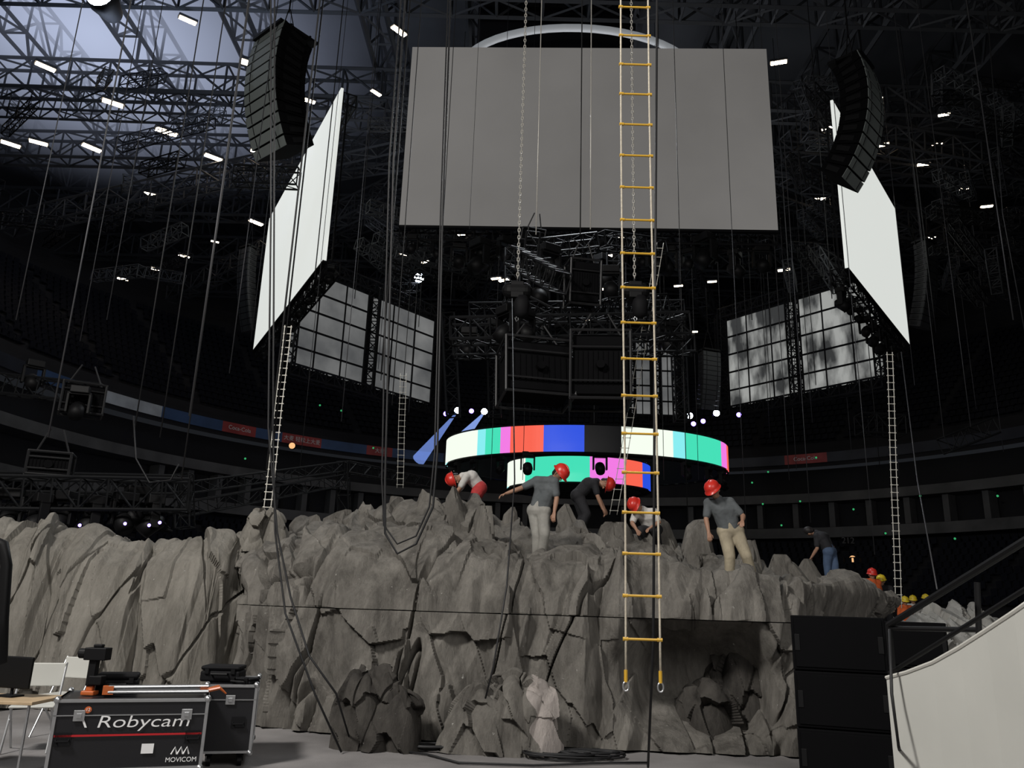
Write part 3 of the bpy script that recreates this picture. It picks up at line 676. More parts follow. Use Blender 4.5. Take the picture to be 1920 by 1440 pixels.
TR(965,480,18,1050,530,16,.45,.45); TR(1000,440,19,990,520,19,.35,.35); TR(985,470,24,1120,455,24,.5,.5,.5,.035); TR(1125,450,24,1240,465,26,.5,.5,.5,.035)
TR(950,560,18,1030,600,18,.45,.45); TR(1130,580,18,1240,570,20,.45,.45); TR(840,590,30,850,780,30,.5,.5,.5,.04); TR(1270,590,30,1278,790,30,.5,.5,.5,.04); TR(925,640,32,928,780,32,.5,.5,.5,.04)
TR(1060,470,30,1060,600,30,.6,.6,.5,.04); TR(905,480,34,985,455,34,.6,.6,.6,.04); TR(960,470,26,960,600,26,.5,.5,.5,.035); TR(1150,470,26,1150,600,26,.5,.5,.5,.035)
def equip(c,w,h,d,yaw,tilt,label):
    e=empty('rigged_cage',c,label,'stage equipment'); e.matrix_world=Matrix.Translation(c)@Matrix.Rotation(yaw,4,'Z')@Matrix.Rotation(tilt,4,'X')
    m=MB(); r=.028
    cs=[(sx*w/2,sy*d/2,sz*h/2) for sx in(-1,1) for sy in(-1,1) for sz in(-1,1)]
    for i in range(8):
        for j in range(i+1,8):
            if sum(abs(cs[i][k]-cs[j][k])>1e-6 for k in range(3))==1: m.tube(cs[i],cs[j],r)
    for k in(-.25,.25): m.tube((-w/2,-d/2,k*h),(w/2,-d/2,k*h),r*.7)
    m.obj('cage_frame',M_box,e)
    m=MB(); m.box((0,0,-.08*h),(w*.92,d*.85,h*.7)); 
    for i in range(10): m.box((-w*.38+i*w*.084,-d*.43,-.05*h),(.02,.03,h*.5))
    m.box((0,0,h*.38),(w*.92,d*.75,h*.16)); m.obj('body',M_sub,e,bevel=.02)
    m=MB(); m.sweep([(0,-d*.38,-.02),(0,-d*.5,-.02),(0,-d*.56,-.02)],[.07,.09,.08],14); m.obj('lens',M_sub,e)
    for sx in(-1,1):
        m=MB(); m.sweep([(sx*w*.4,0,h/2),(sx*w*.15,0,h/2+.5)],.02); m.obj('sling',M_cab,e)
    return e
equip(P(1003,702,14.5),1.3,1.1,.9,rad(12),rad(-8),'black projector-like unit in a tubular cage under the truss')
equip(P(1124,696,14.5),1.1,1.3,1.0,rad(-4),rad(0),'large black boxed unit slung under the truss')
equip(P(1092,535,17),.7,1.05,.6,rad(10),rad(5),'black amplifier rack slung in the centre rig')
equip(P(1000,440,24),.6,.4,.6,rad(20),rad(25),'small black fixture in a cage below the screen')
for px,py,Y,s in [(950,575,16.5,1.0),(985,580,16.5,.9),(1145,500,22,1.2),(1030,460,22,1.4),(1060,600,19,1.1),(880,615,22,1.1),(930,600,24,1.3),(1000,590,24,1.3),(1130,600,24,1.3),(1250,600,24,1.3),(1010,510,24,1.4),(1130,480,26,1.4),(900,450,30,1.8),(1320,440,30,1.8),(1230,455,30,1.6)]: put_mh(P(px,py,Y),random.uniform(-1,1),s)
TR(870,540,38,915,490,38,.5,.5,.5); TR(440,330,34,560,335,34,.5,.9,.7,.05)
TR(1745,470,40,1790,470,40,.4,.4)
LT='black truss carrying lights above the rock cliff'; TB='thin black truss railing behind the rocks'
TR(-60,925,14.8,355,930,15.8,.5,.6,.45,.035,LT); TR(-60,965,15.8,320,975,16.3,.4,.4,.4,.03,LT); TR(-60,905,17,340,912,18,.5,.4,.45,.035,LT)
TR(640,900,22,345,955,17.7,.3,.3,.5,.02,TB); TR(640,875,22,350,915,17.7,.25,.25,.5,.02,TB); TR(645,875,22,800,905,28,.3,.3,.5,.02,TB); TR(345,890,17.4,347,990,17.4,.3,.3,.4,.02,'short black truss upright')
TR(643,865,22,645,960,22.3,.3,.3,.4,.02,'short black truss upright')
for px,py,Y in [(20,935,15.2),(75,945,15),(150,740,18),(65,690,20),(120,940,15.2),(175,948,15.4),(235,942,15.6),(290,948,15.8),(255,930,15.8)]: put_mh(P(px,py,Y)+Vector((0,0,.2)),random.uniform(-1,1),.95)
equip(P(95,872,15.8),.75,.45,.5,rad(20),0,'black lighting fixture in a cage above the truss'); equip(P(155,750,18.5),.9,.7,.6,rad(30),0,'black lighting fixture hanging on a truss in front of stands')
TR(0,720,20,190,740,20,.3,.5,.5,.03,'black truss with fixtures hanging in front of the stands')
TR(1770,835,30,1860,800,30,.6,.6,.6,.04); TR(1610,795,32,1690,800,32,.8,.8,.6,.04)
for px,py in [(150,985),(190,990),(235,982),(280,985),(300,980)]: lampball(px,py,15.0,.03,M_lampP,'tiny violet status light on the truss')
# ---------------------------------------------------------------- cables
def cable(pts,r,mt=None,label='black cable hanging from the roof',name='hanging_cable',grp='hanging cables'):
    m=MB(); m.sweep(pts,r,6); o=m.obj(name,mt or M_cab,smooth=True); tag(o,label,'cable',grp); return o
def drop(px,py,Y,top=30,r=.012,mt=None,dx=0,dy=0):
    a=P(px,py,Y); pts=[a+Vector((dx*k/6*(1-k/12),dy*k/6,(top-a.z)*k/6)) for k in range(7)]
    cable(pts,r,mt,'thin steel wire hanging from the roof' if mt else 'black cable hanging from the roof')
for px,py,Y,r,g_ in [(90,820,14,.016,1),(355,780,14,.016,1),(340,900,13,.012,0),(150,640,20,.012,1),(200,600,20,.012,1),(250,820,16,.014,0),(300,820,16,.014,0),(430,700,22,.015,1),(590,520,26,.02,0),(715,700,18,.02,0),(735,760,17,.012,0),(500,880,13.5,.018,0),(505,900,13.6,.015,0),(640,790,24,.012,1),(820,600,26,.015,1),(665,560,26,.015,0),(1005,440,17,.014,2),(1107,430,17,.014,2),(1088,440,17,.016,0),(880,430,25,.008,1),(1290,1000,18,.01,0),(1400,1010,26,.012,1),(1520,980,26,.012,1),(1480,900,30,.014,1),(1640,1040,26,.012,1),(1770,820,28,.012,1),(1820,800,26,.012,1),(1900,600,22,.02,1),(1560,560,34,.02,0),(1410,600,35,.02,0),(1450,700,36,.014,1),(920,900,34,.014,1),(980,900,34,.014,0),(1245,900,36,.014,1),(1310,900,38,.014,1),(560,900,24,.01,0),(30,600,16,.012,1),(470,640,34,.012,1),(1735,500,36,.016,1)]:
    drop(px,py,Y,32,r,[None,M_cabg,M_chain][g_])
for i in range(34):
    Y=random.uniform(34,56); drop(random.choice([random.uniform(700,1500),random.uniform(1400,1900)]),random.uniform(560,900),Y,33,.02,random.choice([None,M_cabg]))
cable([P(1690,660,20),P(1720,900,16),P(1757,1105,12)],.012,M_cabg)
cable([P(1850,0,20),P(1880,400,20),P(1925,640,20)],.014)
cable([P(760,0,10.4),P(738,300,10.4),P(730,600,10.4),P(722,900,10.4),P(722,1000,10.4),P(745,1038,10.4),P(780,1020,10.4),P(812,950,10.4),P(820,850,10.4),P(830,400,11),P(845,0,11.5)],.016)
cable([P(752,0,10.7),P(730,300,10.7),P(722,600,10.7),P(716,900,10.7),P(720,985,10.7),P(745,1020,10.7),P(780,1005,10.7),P(805,950,10.7),P(815,850,10.7),P(826,400,11.3),P(840,0,11.8)],.013)
cable([P(508,0,9.6),P(508,400,9.6),P(503,800,9.6),P(520,1000,9.6),P(545,1120,9.5),P(580,1230,9.3),P(630,1300,9.2),PZ(660,1400,.02)],.012)
cable([P(515,0,9.7),P(514,400,9.7),P(512,800,9.7),P(516,1000,9.7),P(535,1150,9.5),P(590,1300,9.3),PZ(640,1410,.02)],.012)
cable([P(960,560,14),P(965,900,11),P(950,1100,9.3),P(925,1250,9.2),P(910,1310,9.2)],.01)
cable([P(1232,0,8),P(1228,600,8),P(1225,1200,8),PZ(1215,1438,.02)],.014)
cable([P(250,780,15),P(255,860,15),P(280,905,15),P(320,900,15),P(335,870,15)],.015)
def coil(px,py,rr,n,seed):
    c=PZ(px,py,0); g=random.Random(seed); pts=[]
    for i in range(n*14):
        t=i*2*math.pi/14; q=rr*(1+.35*math.sin(t*.37+seed)); pts.append((c.x+q*math.cos(t)*1.5+g.uniform(-.02,.02),c.y+q*math.sin(t)*.6,.02+.05*abs(math.sin(i*.13))))
    cable(pts,.012,label='black cable coiled loosely on the floor',name='coiled_cable',grp='floor cables')
coil(810,1408,.20,7,1); coil(865,1406,.12,4,2); coil(1060,1424,.25,7,3); coil(1110,1422,.2,5,4)
cable([PZ(750,1408,.02),PZ(800,1414,.02),PZ(860,1430,.02),PZ(1000,1435,.02),PZ(1150,1430,.02),PZ(1215,1430,.02)],.012,label='black cable lying on the floor',grp='floor cables')
# ---------------------------------------------------------------- ladders
def rope_ladder(base,top,w,n,rr,rg,mr,mg,label,tilt=(0,0),grp=None,ends=True):
    base=Vector(base); e=empty('rope_ladder',base,label,'ladder',grp); L=top-base.z
    for s in(-1,1):
        m=MB(); m.sweep([Vector((s*w/2+tilt[0]*k+ .006*math.sin(k*9),tilt[1]*k,L*k)) for k in np.linspace(0,1,24)],rr,6); m.obj('side_rope',mr,e,smooth=True)
    me=None; sp=L/n
    for i in range(n):
        if me is None:
            m=MB(); m.tube((-w/2-.012,0,0),(w/2+.012,0,0),rg,8)
            for s in(-1,1): m.tube((s*w/2-.02,0,0),(s*w/2+.02,0,0),rg*1.5,8)
            o=me=m.obj('rung',mg,e)
        else: o=me.copy(); COL.objects.link(o); o.parent=e
        k=(i*sp+(.32 if ends else .1))/L; o.matrix_basis=Matrix.Translation((tilt[0]*k,tilt[1]*k,k*L))
    if ends:
        for s in(-1,1):
            m=MB(); c=Vector((s*w/2,0,-.03)); m.sweep([c+Vector((.022*math.sin(t),0,-.035*math.cos(t)+.0)) for t in np.linspace(0,2*math.pi,15)],.007,6,cap=False,mi=1)
            m.tube(c+Vector((0,0,.03)),c+Vector((0,0,.12)),.014,8,0); m.obj('rope_thimble',[M_yel,M_alu],e)
    return e
yb=P(1206,1280,6.6)
rope_ladder(yb,10.0,.27,27,.009,.010,M_rope,M_yel,'pale rope ladder with yellow rungs hanging before the rocks')
M_lw=mat('white_ladder_wire',(.6,.58,.52),.5)
def wl(px,py,Y,px2,py2,w,n,label):
    a=P(px,py,Y); b_=P(px2,py2,Y); rope_ladder(a,b_.z,w,n,.009,.008,M_lw,M_lw,label,(b_.x-a.x,0),'white wire ladders',False)
wl(500,962,14,540,610,.12,26,'narrow white wire ladder hanging down to the cliff')
wl(1685,1140,17,1668,660,.12,34,'narrow white wire ladder hanging down to the rocks')
wl(750,915,24,756,700,.18,20,'narrow pale wire ladder hanging behind the rocks')
wl(1150,965,20,1238,455,.18,28,'narrow pale wire ladder behind the centre rig')
def beam(p0,p1,r0,r1,col,st):
    p0=Vector(p0);p1=Vector(p1); mt=bpy.data.materials.new('beam_glow_volume'); mt.use_nodes=True; nt=mt.node_tree; nt.nodes.clear()
    out=nt.nodes.new('ShaderNodeOutputMaterial'); em=nt.nodes.new('ShaderNodeEmission'); em.inputs[0].default_value=(*col,1); em.inputs[1].default_value=st
    nt.links.new(em.outputs[0],out.inputs['Volume'])
    m=MB(); m.sweep([p0,p1],[r0,r1],16); o=m.obj('light_beam',mt,smooth=True); tag(o,'soft blue light beam shaped as a glowing cone','light beam','blue light beams',kind='stuff')  # beam is a faintly emitting cone volume, not thrown by a lamp
beam(P(856,774,50),P(785,862,48),.05,.4,(.25,.4,1),.015); beam(P(906,776,50),P(872,815,48),.06,.3,(.3,.45,1),.02)
# ---------------------------------------------------------------- flight cases
def flight_case(c,w,d,h,yaw,label,red=False,wheels=True,name='flight_case'):
    e=empty(name,(c[0],c[1],c[2]),label,'case',None,yaw); zb=.13 if wheels else 0
    m=MB(); m.box((0,0,zb+h/2),(w-.01,d-.01,h-.01)); m.obj('body',M_ltc,e)
    m=MB(); t=.022
    for sy in(-1,1):
        for z in(zb+t/2,zb+h-t/2,zb+h*.78): m.box((0,sy*(d/2),z),(w,.012,t if z!=zb+h*.78 else .008))
        for sx in(-1,1): m.box((sx*(w/2-t/2),sy*d/2,zb+h/2),(t,.012,h))
    for sx in(-1,1):
        for z in(zb+t/2,zb+h-t/2,zb+h*.78): m.box((sx*w/2,0,z),(.012,d,t if z!=zb+h*.78 else .008))
        for sy in(-1,1): m.box((sx*w/2,sy*(d/2-t/2),zb+h/2),(.012,t,h)); m.box((sx*(w/2-t/2),0,zb+h),(t,d,.01))
    for sy in(-1,1): m.box((0,sy*(d/2-t/2),zb+h),(w,t,.01))
    m.obj('edge_trim',M_alu,e)
    m=MB(); m.rcone((0,0,0),(0,0,.001),.032,.032,10); bc=None
    for sx in(-1,1):
        for sy in(-1,1):
            for z in(zb,zb+h):
                if bc is None: q=bc=m.obj('ball_corner',M_alu,e,smooth=True)
                else: q=bc.copy(); COL.objects.link(q); q.parent=e
                q.location=(sx*(w/2-.01),sy*(d/2-.01),z)
    for k in ((-.34,.36) if w>.9 else (0,)):
        m=MB(); m.box((k*w,-d/2-.01,zb+h*.78),(.09,.012,.09)); m.box((k*w,-d/2-.02,zb+h*.78),(.04,.014,.04)); m.obj('latch',M_alu,e,bevel=.004)
    for k in ((-.42,.42) if w>.9 else (.2,)):
        m=MB(); m.box((k*w,-d/2-.006,zb+h*.45),(.13,.01,.1)); m.sweep([(k*w-.05,-d/2-.01,zb+h*.45),(k*w-.05,-d/2-.035,zb+h*.43),(k*w+.05,-d/2-.035,zb+h*.43),(k*w+.05,-d/2-.01,zb+h*.45)],.008,6); m.obj('handle',M_blk2,e)
    if wheels:
        for sx in(-1,1):
            for sy in(-1,1):
                m=MB(); x,y=sx*(w/2-.1),sy*(d/2-.1); m.tube((x-.02,y,.05),(x+.02,y,.05),.05,14); m.box((x,y,.11),(.07,.09,.02)); m.box((x-.028,y,.08),(.006,.05,.06)); m.box((x+.028,y,.08),(.006,.05,.06)); m.obj('castor',M_blk,e)
    return e,zb
ca=PZ(82,1450,.13); cb=PZ(376,1440,.13)
dv=(cb-ca); dv.z=0; w1=dv.length; yaw1=math.atan2(dv.y,dv.x); nn=Vector((-math.sin(yaw1),math.cos(yaw1),0)); mid=(ca+cb)/2
htop=P(88,1312,ca.y).z; h1=htop-.13
cc=mid+nn*.38; e1,zb=flight_case((cc.x,cc.y,0),w1,.76,h1,yaw1,'long black flight case with red stripe and white lettering')
m=MB(); m.box((0,-.389,zb+h1*.5),(w1-.06,.004,.016)); m.obj('red_stripe',M_red,e1)
TX=Matrix.Rotation(math.pi/2,4,'X')
text('Robycam',.165,M_wht,Matrix.Translation((.10,-.388,zb+h1*.68))@TX@Matrix.Diagonal((1.25,.85,1,1)),e1,'case_lettering',shear=.15,off=-.001)
m=MB(); x=-.38; m.obox((x,-.388,zb+h1*.69),(.009,0,0),(0,.002,0),(-.022,0,.045)); m.obj('slanted_mark',M_wht,e1)
text('MOVICOM',.055,M_wht,Matrix.Translation((w1*.36,-.388,zb+h1*.13))@TX,e1,'case_lettering',off=0)
m=MB()
for i in range(3):
    x=w1*.36-.07+i*.05; m.sweep([(x-.018,-.389,zb+h1*.21),(x+.010,-.389,zb+h1*.31),(x+.03,-.389,zb+h1*.21)],.007,4)
m.obj('zigzag_logo',M_wht,e1)
m=MB(); m.tube((-w1*.29,-.384,zb+h1*.86),(-w1*.29,-.388,zb+h1*.86),.028,20); m.obj('round_sticker',mat('orange_sticker',(.55,.12,.03),.5),e1)
text('12',.036,M_wht,Matrix.Translation((-w1*.29,-.391,zb+h1*.86))@TX,e1,'sticker_number')
m=MB(); m.box((.16,-.388,zb+h1*.3),(.10,.003,.08)); m.obj('paper_label',M_wht,e1)
c2=PZ(421,1440,0)
h2=P(421,1284,c2.y).z-.13
wc=(P(474,1400,c2.y).x-P(380,1400,c2.y).x)*1.0; y2=rad(15)
e2,_=flight_case((c2.x-.02-.5*math.sin(y2),c2.y+.5*math.cos(y2),0),wc,1.0,h2,y2,'tall black flight case on castors with silver edges')
topz=.13+h1
def onl(e,x,y,z):
    bpy.context.view_layer.update(); return e.matrix_world@Vector((x,y,z))
o_=onl(e1,-w1*.33,.0,topz)
e=empty('camera_head',o_,'small orange and black remote camera head on the case','camera')
M_org=mat('orange_anodised',(.5,.12,.03),.4)
m=MB(); m.box((0,0,.02),(.12,.11,.04)); m.box((0,0,.06),(.06,.06,.05)); m.obj('base',M_org,e,bevel=.01)
m=MB(); m.box((0,0,.22),(.07,.08,.28)); m.box((.02,0,.36),(.2,.13,.11)); m.tube((-.08,0,.36),(-.15,0,.36),.045,14); m.box((.02,0,.43),(.08,.06,.03)); m.box((.05,0,.13),(.12,.1,.08)); m.obj('camera_body',M_blk,e,bevel=.008)
e=empty('tripod',onl(e1,.15,-.1,topz+.04),'folded silver tripod with orange joints lying on the case','tripod',None,yaw1+rad(4))
for k,(y,z) in enumerate([(-.04,0),(.04,0),(0,.04)]):
    m=MB(); m.tube((-.4,y,z),(.46,y*1.6,z),.018,10); m.obj('leg',M_alu,e)
m=MB()
m.box((.42,0,.0),(.06,.11,.04))
for y in(-.04,.04): m.sweep([(.44,y,0),(.56,y*2,.03),(.62,y*2,-.02)],[.018,.016,.008],6)
m.obj('joint',M_org,e)
m=MB(); m.box((-.4,0,.015),(.09,.11,.07)); m.obj('joint',M_org,e)
def hardcase(p,w,d,h,yaw,label):
    e=empty('hard_case',p,label,'case',None,yaw); m=MB(); m.box((0,0,h*.35),(w,d,h*.68)); m.obj('body',M_blk2,e,bevel=.02)
    m=MB(); m.box((0,0,h*.85),(w,d,h*.28)); m.obj('lid',M_blk2,e,bevel=.02)
    m=MB(); m.sweep([(-.08,-d/2,h*.5),(-.08,-d/2-.04,h*.5),(.08,-d/2-.04,h*.5),(.08,-d/2,h*.5)],.012,6); 
    for s in(-1,1): m.box((s*w*.33,-d/2-.008,h*.66),(.04,.016,.05))
    m.obj('handle',M_blk,e)
hardcase(onl(e1,-.2,.2,topz),.36,.26,.18,yaw1,'small closed black hard case lying behind the tripod')
hardcase(onl(e2,-.12,-.05,.13+h2),.40,.32,.16,rad(5),'small closed black hard case on top of the flight case')
hardcase(onl(e2,.12,-.36,.13+h2),.24,.18,.06,rad(-20),'flat black equipment box on top of the flight case')
# ---------------------------------------------------------------- table, chairs, monitor
def fold_chair(px,py,yaw,label):
    c=PZ(px,py,0); e=empty('folding_chair',c,label,'chair','white folding chairs',yaw)
    m=MB(); m.box((0,0,.45),(.42,.4,.025)); m.obj('seat',M_white,e,bevel=.01)
    m=MB(); m.box((0,.2,.74),(.42,.025,.24)); m.obj('backrest',M_white,e,bevel=.01)
    for s in(-1,1):
        for a,b_ in (((s*.21,.22,.86),(s*.21,-.2,0)),((s*.19,-.18,.45),(s*.19,.22,0))):
            m=MB(); m.tube(a,b_,.012,8); m.obj('leg',M_alu,e)
fold_chair(50,1408,rad(20),'white plastic folding chair beside the flight cases'); fold_chair(108,1380,rad(-10),'white plastic folding chair beside the flight cases')
tb=PZ(10,1445,0); e=empty('folding_table',(tb.x-.15,tb.y,0),'small white folding table with wooden-edged top','table')
m=MB(); m.box((0,0,.62),(.9,.6,.03)); m.obj('table_top',mat('table_top_wood',(.45,.33,.2),.5,noise=.1,nscale=8),e,bevel=.005)
for sx in(-1,1):
    for sy in(-1,1): m=MB(); m.tube((sx*.4,sy*.25,0),(sx*.4,sy*.25,.61),.013,8); m.obj('leg',M_alu,e)
e=empty('monitor',(tb.x-.12,tb.y+.05,.635),'black computer monitor standing on the table','monitor',None,rad(-15))
m=MB(); m.box((0,0,.22),(.42,.03,.29)); m.obj('display',M_blk,e,bevel=.01)
m=MB(); m.box((0,0,.01),(.2,.15,.015)); m.tube((0,.02,.01),(0,.02,.15),.015); m.obj('stand',M_blk2,e)
m=MB(); m.sweep([P(-25,1010,5.2),P(6,1022,5.2),P(12,1060,5.2),P(5,1160,5.2),P(3,1240,5.2),P(-25,1250,5.2)],.035,8); o=m.obj('speaker_stand',M_blk,smooth=True); tag(o,'black tubular stand edge reaching in beside the cliff','stand')
# ---------------------------------------------------------------- subwoofers
def sub(c,w,d,h,label,yaw=0,grp='stacked black subwoofers'):
    e=empty('subwoofer',c,label,'speaker',grp,yaw)
    m=MB(); m.box((0,0,h/2),(w,d,h-.012)); m.obj('cabinet',M_sub,e,bevel=.012)
    m=MB(); m.box((0,-d/2-.006,h/2),(w-.06,.014,h-.07)); m.obj('grille',M_sub,e,bevel=.004)
    for s in(-1,1): m=MB(); m.box((s*w*.44,-d/2-.014,h/2),(.05,.012,.16)); m.obj('handle',M_blk,e,bevel=.004)
def stack(x0,x1,ytop,Y,n,d,label):
    yw=rad(-20); a=P(x0,1300,Y); b_=P(x1,1300,Y); c=(a+b_)/2; w=(b_.x-a.x)*math.cos(yw)*1.0; zt=P((x0+x1)/2,ytop,Y).z
    for i in range(n): sub((c.x+d/2*math.sin(-yw),Y+d/2*math.cos(yw),i*zt/n),w,d,zt/n,label,yw)
stack(1490,1668,1155,8.4,3,.85,'large black subwoofer cabinet in a stack beside the rocks')
stack(1672,1785,1166,9.9,3,.7,'black subwoofer cabinet in second stack behind the white ramp')
# ---------------------------------------------------------------- white ramp + rail
top=[(1662,1272,5.6),(1700,1262,5.4),(1750,1243,5.15),(1800,1215,4.9),(1850,1183,4.65),(1900,1150,4.4),(1960,1108,4.15),(2060,1040,3.8)]
tp=[P(*t) for t in top]; e=empty('white_ramp',(tp[0].x,tp[0].y,0),'white painted curved ramp side panel with dark handrail above','ramp'); inv=Matrix.Translation((-tp[0].x,-tp[0].y,0))
m=MB(); n=len(tp); vs=[]
for p in tp: vs+= [(p.x,p.y,p.z),(p.x,p.y,0),(p.x+.9,p.y+.6,p.z-.02),(p.x+.9,p.y+.6,0)]
fs=[]
for i in range(n-1):
    a=i*4;b_=a+4; fs+=[(a+1,b_+1,b_,a),(a,b_,b_+2,a+2),(a+2,b_+2,b_+3,a+3)]
fs+=[(0,2,3,1)]; m.add(vs,fs); o=m.obj('side_panel',M_white,e,smooth=False); o.matrix_parent_inverse=inv
m=MB(); m.sweep([p+Vector((0,0,.005)) for p in tp],.012,6); o=m.obj('edge_trim',mat('cream_edge',(.62,.61,.56),.5),e); o.matrix_parent_inverse=inv
m=MB(); a=P(1666,1172,5.6); b_=P(1960,990,4.2); m.tube(a,b_,.022,8); m.tube(P(1668,1178,5.6),P(1838,1181,5.0),.016,8); m.tube(P(1832,1092,5.0),P(1836,1200,5.0),.018,8); m.tube(a,Vector((a.x,a.y,.3)),.022,8); m.tube(P(1668,1262,5.58),P(1925,1103,4.3),.014,8)
o=m.obj('handrail',M_blk,e); o.matrix_parent_inverse=inv
cable([P(1668,1180,5.5),P(1672,1300,5.4),P(1685,1400,5.3),PZ(1700,1460,.02)],.01,label='thin black cable hanging off the handrail',grp='floor cables')
# ---------------------------------------------------------------- people
def remesh(mb,vox,m,name,parent,it=3):
    me=bpy.data.meshes.new('t'); me.from_pydata(mb.v,[],mb.f); o=bpy.data.objects.new('t',me); COL.objects.link(o)
    md=o.modifiers.new('r','REMESH'); md.mode='VOXEL'; md.voxel_size=vox; sm=o.modifiers.new('s','SMOOTH'); sm.factor=.5; sm.iterations=it
    bpy.context.view_layer.update(); ev=o.evaluated_get(bpy.context.evaluated_depsgraph_get()); nm=bpy.data.meshes.new_from_object(ev)
    bpy.data.objects.remove(o); nm.name=name; nm.materials.clear(); nm.materials.append(m); nm.polygons.foreach_set('use_smooth',[True]*len(nm.polygons))
    q=bpy.data.objects.new(name,nm); COL.objects.link(q); q.parent=parent; return q
M_skin=mat('skin',(.36,.20,.13),.6); M_hair=mat('black_hair',(.012,.01,.01),.6)
def cloth(n,c): return mat(n,c,.85,noise=.2,nscale=6,bump=.6,bscale=11)
M_helR=mat('red_helmet',(.62,.03,.02),.35); M_helY=mat('yellow_helmet',(.75,.55,.03),.35)
C_grey=cloth('grey_shirt',(.10,.11,.115)); C_khaki=cloth('khaki_trousers',(.36,.31,.22)); C_white=cloth('white_shirt',(.55,.53,.5)); C_dk=cloth('black_clothes',(.015,.015,.018)); C_pale=cloth('pale_trousers',(.33,.32,.29)); C_red=cloth('red_shorts',(.45,.04,.04)); C_jean=cloth('blue_jeans',(.07,.11,.19)); C_or=cloth('orange_vest',(.7,.13,.03)); M_shoe=mat('dark_shoe',(.03,.03,.03),.6)
def hand(mb,wr,d,palm,sgn):
    d=d.normalized(); palm=(palm-d*palm.dot(d)).normalized(); s=d.cross(palm).normalized()*sgn
    for k in(-.022,0,.022): mb.rcone(wr+s*k*.7,wr+d*.085+s*k*1.15,.017,.015,8)
    for k,(o,l) in enumerate([(-.034,.062),(-.012,.075),(.011,.07),(.033,.055)]):
        a=wr+d*.085+s*o; b_=a+(d*.9+palm*.35).normalized()*l*.55; c=b_+(d*.5+palm*.8).normalized()*l*.5
        mb.rcone(a,b_,.0095,.009,8); mb.rcone(b_,c,.009,.0075,8)
    a=wr+d*.025-s*.025; b_=a+(d*.6-s*.7+palm*.2).normalized()*.045; c=b_+(d*.9-s*.1+palm*.4).normalized()*.035
    mb.rcone(a,b_,.013,.011,8); mb.rcone(b_,c,.011,.009,8)
def person(base,J,label,shirt,pants,helmet=None,vox=.009,over=None,yaw=0,vest=None,sleeve=.55,group=None):
    J={k:Vector(v) for k,v in J.items()}
    e=empty('person',base,label,'person','workers',yaw)
    pel,chs,nk,hd=J['pel'],J['chs'],J['nk'],J['hd']; fw=J['fw'].normalized()
    up=(hd-nk).normalized(); fw=(fw-up*fw.dot(up)).normalized(); sd=up.cross(fw)
    b=MB(); lat=(J['sl']-J['sr']).normalized()
    hl,hr=J.get('hl',pel+lat*.09),J.get('hr',pel-lat*.09)
    def torso(mb,g):
        mb.rcone(hl,hr,.105+g,.105+g); mb.rcone(pel+lat*.05,chs+lat*.07,.10+g,.11+g); mb.rcone(pel-lat*.05,chs-lat*.07,.10+g,.11+g)
        mb.rcone(chs+lat*.08,chs-lat*.08,.115+g,.115+g); mb.rcone(chs,nk,.11+g,.06+g); mb.rcone(J['sl'],J['sr'],.062+g,.062+g); mb.rcone(J['sl'],chs+lat*.07,.06+g,.1+g); mb.rcone(J['sr'],chs-lat*.07,.06+g,.1+g)
    torso(b,0)
    b.rcone(nk,hd-up*.05,.055,.055); 
    b.rcone(hd+fw*.005,hd-fw*.02+up*.035,.082,.088,16); b.rcone(hd+fw*.035-up*.06,hd+fw*.02,.052,.072,14)
    b.rcone(hd+fw*.088+up*.01,hd+fw*.108-up*.022,.010,.016,8); b.rcone(hd+fw*.082-up*.052-sd*.018,hd+fw*.082-up*.052+sd*.018,.010,.010,8); b.rcone(hd+fw*.08+up*.022-sd*.035,hd+fw*.08+up*.022+sd*.035,.012,.012,8)
    for s in(-1,1): b.rcone(hd+sd*s*.088+up*.015,hd+sd*s*.09-up*.02,.018,.012,8)
    for S_,E_,H_,sg in(('sl','el','wl',1),('sr','er','wr',-1)):
        b.rcone(J[S_],J[E_],.052,.040); b.rcone(J[E_],J[E_].lerp(J[H_],.35),.041,.040); b.rcone(J[E_].lerp(J[H_],.35),J[H_],.040,.026)
        hand(b,J[H_],J[H_]-J[E_],J.get('palm',Vector((0,0,-1)))+Vector((.01,.02,0)),sg)
    for h_,K_,A_,T_ in((hl,'kl','al','tl'),(hr,'kr','ar','tr')):
        b.rcone(h_,J[K_],.088,.060); b.rcone(J[K_],J[K_].lerp(J[A_],.3),.058,.058); b.rcone(J[K_].lerp(J[A_],.3),J[A_],.058,.038); b.rcone(J[A_],J[T_],.038,.03)
    remesh(b,vox,M_skin,'body',e)
    s=MB(); torso(s,.022); 
    for S_,E_ in(('sl','el'),('sr','er')): s.rcone(J[S_],J[S_].lerp(J[E_],sleeve+.2),.075,.064)
    remesh(s,.014,shirt,'shirt',e,4)
    t=MB(); t.rcone(hl,hr,.132,.132); t.rcone(pel,pel.lerp(chs,.3),.135,.125)
    for h_,K_,A_ in((hl,'kl','al'),(hr,'kr','ar')):
        t.rcone(h_,J[K_],.118,.09)
        t.rcone(J[K_],J[A_].lerp(J[K_],.08),.088,.072)
    remesh(t,.015,pants,'trousers',e,4)
    if over:
        t=MB(); t.rcone(hl,hr,.145,.145); t.rcone(pel,pel.lerp(chs,.25),.15,.14)
        for h_,K_ in((hl,'kl'),(hr,'kr')): t.rcone(h_,h_.lerp(J[K_],.35),.132,.125)
        remesh(t,.015,over,'shorts',e,4)
    for A_,T_ in(('al','tl'),('ar','tr')):
        q=MB(); q.rcone(J[A_]-Vector((0,0,.02)),J[T_],.05,.042); q.rcone(J[A_]-Vector((0,0,.01)),J[A_]+Vector((0,0,.03)),.048,.046); remesh(q,.012,M_shoe,'shoe',e,2)
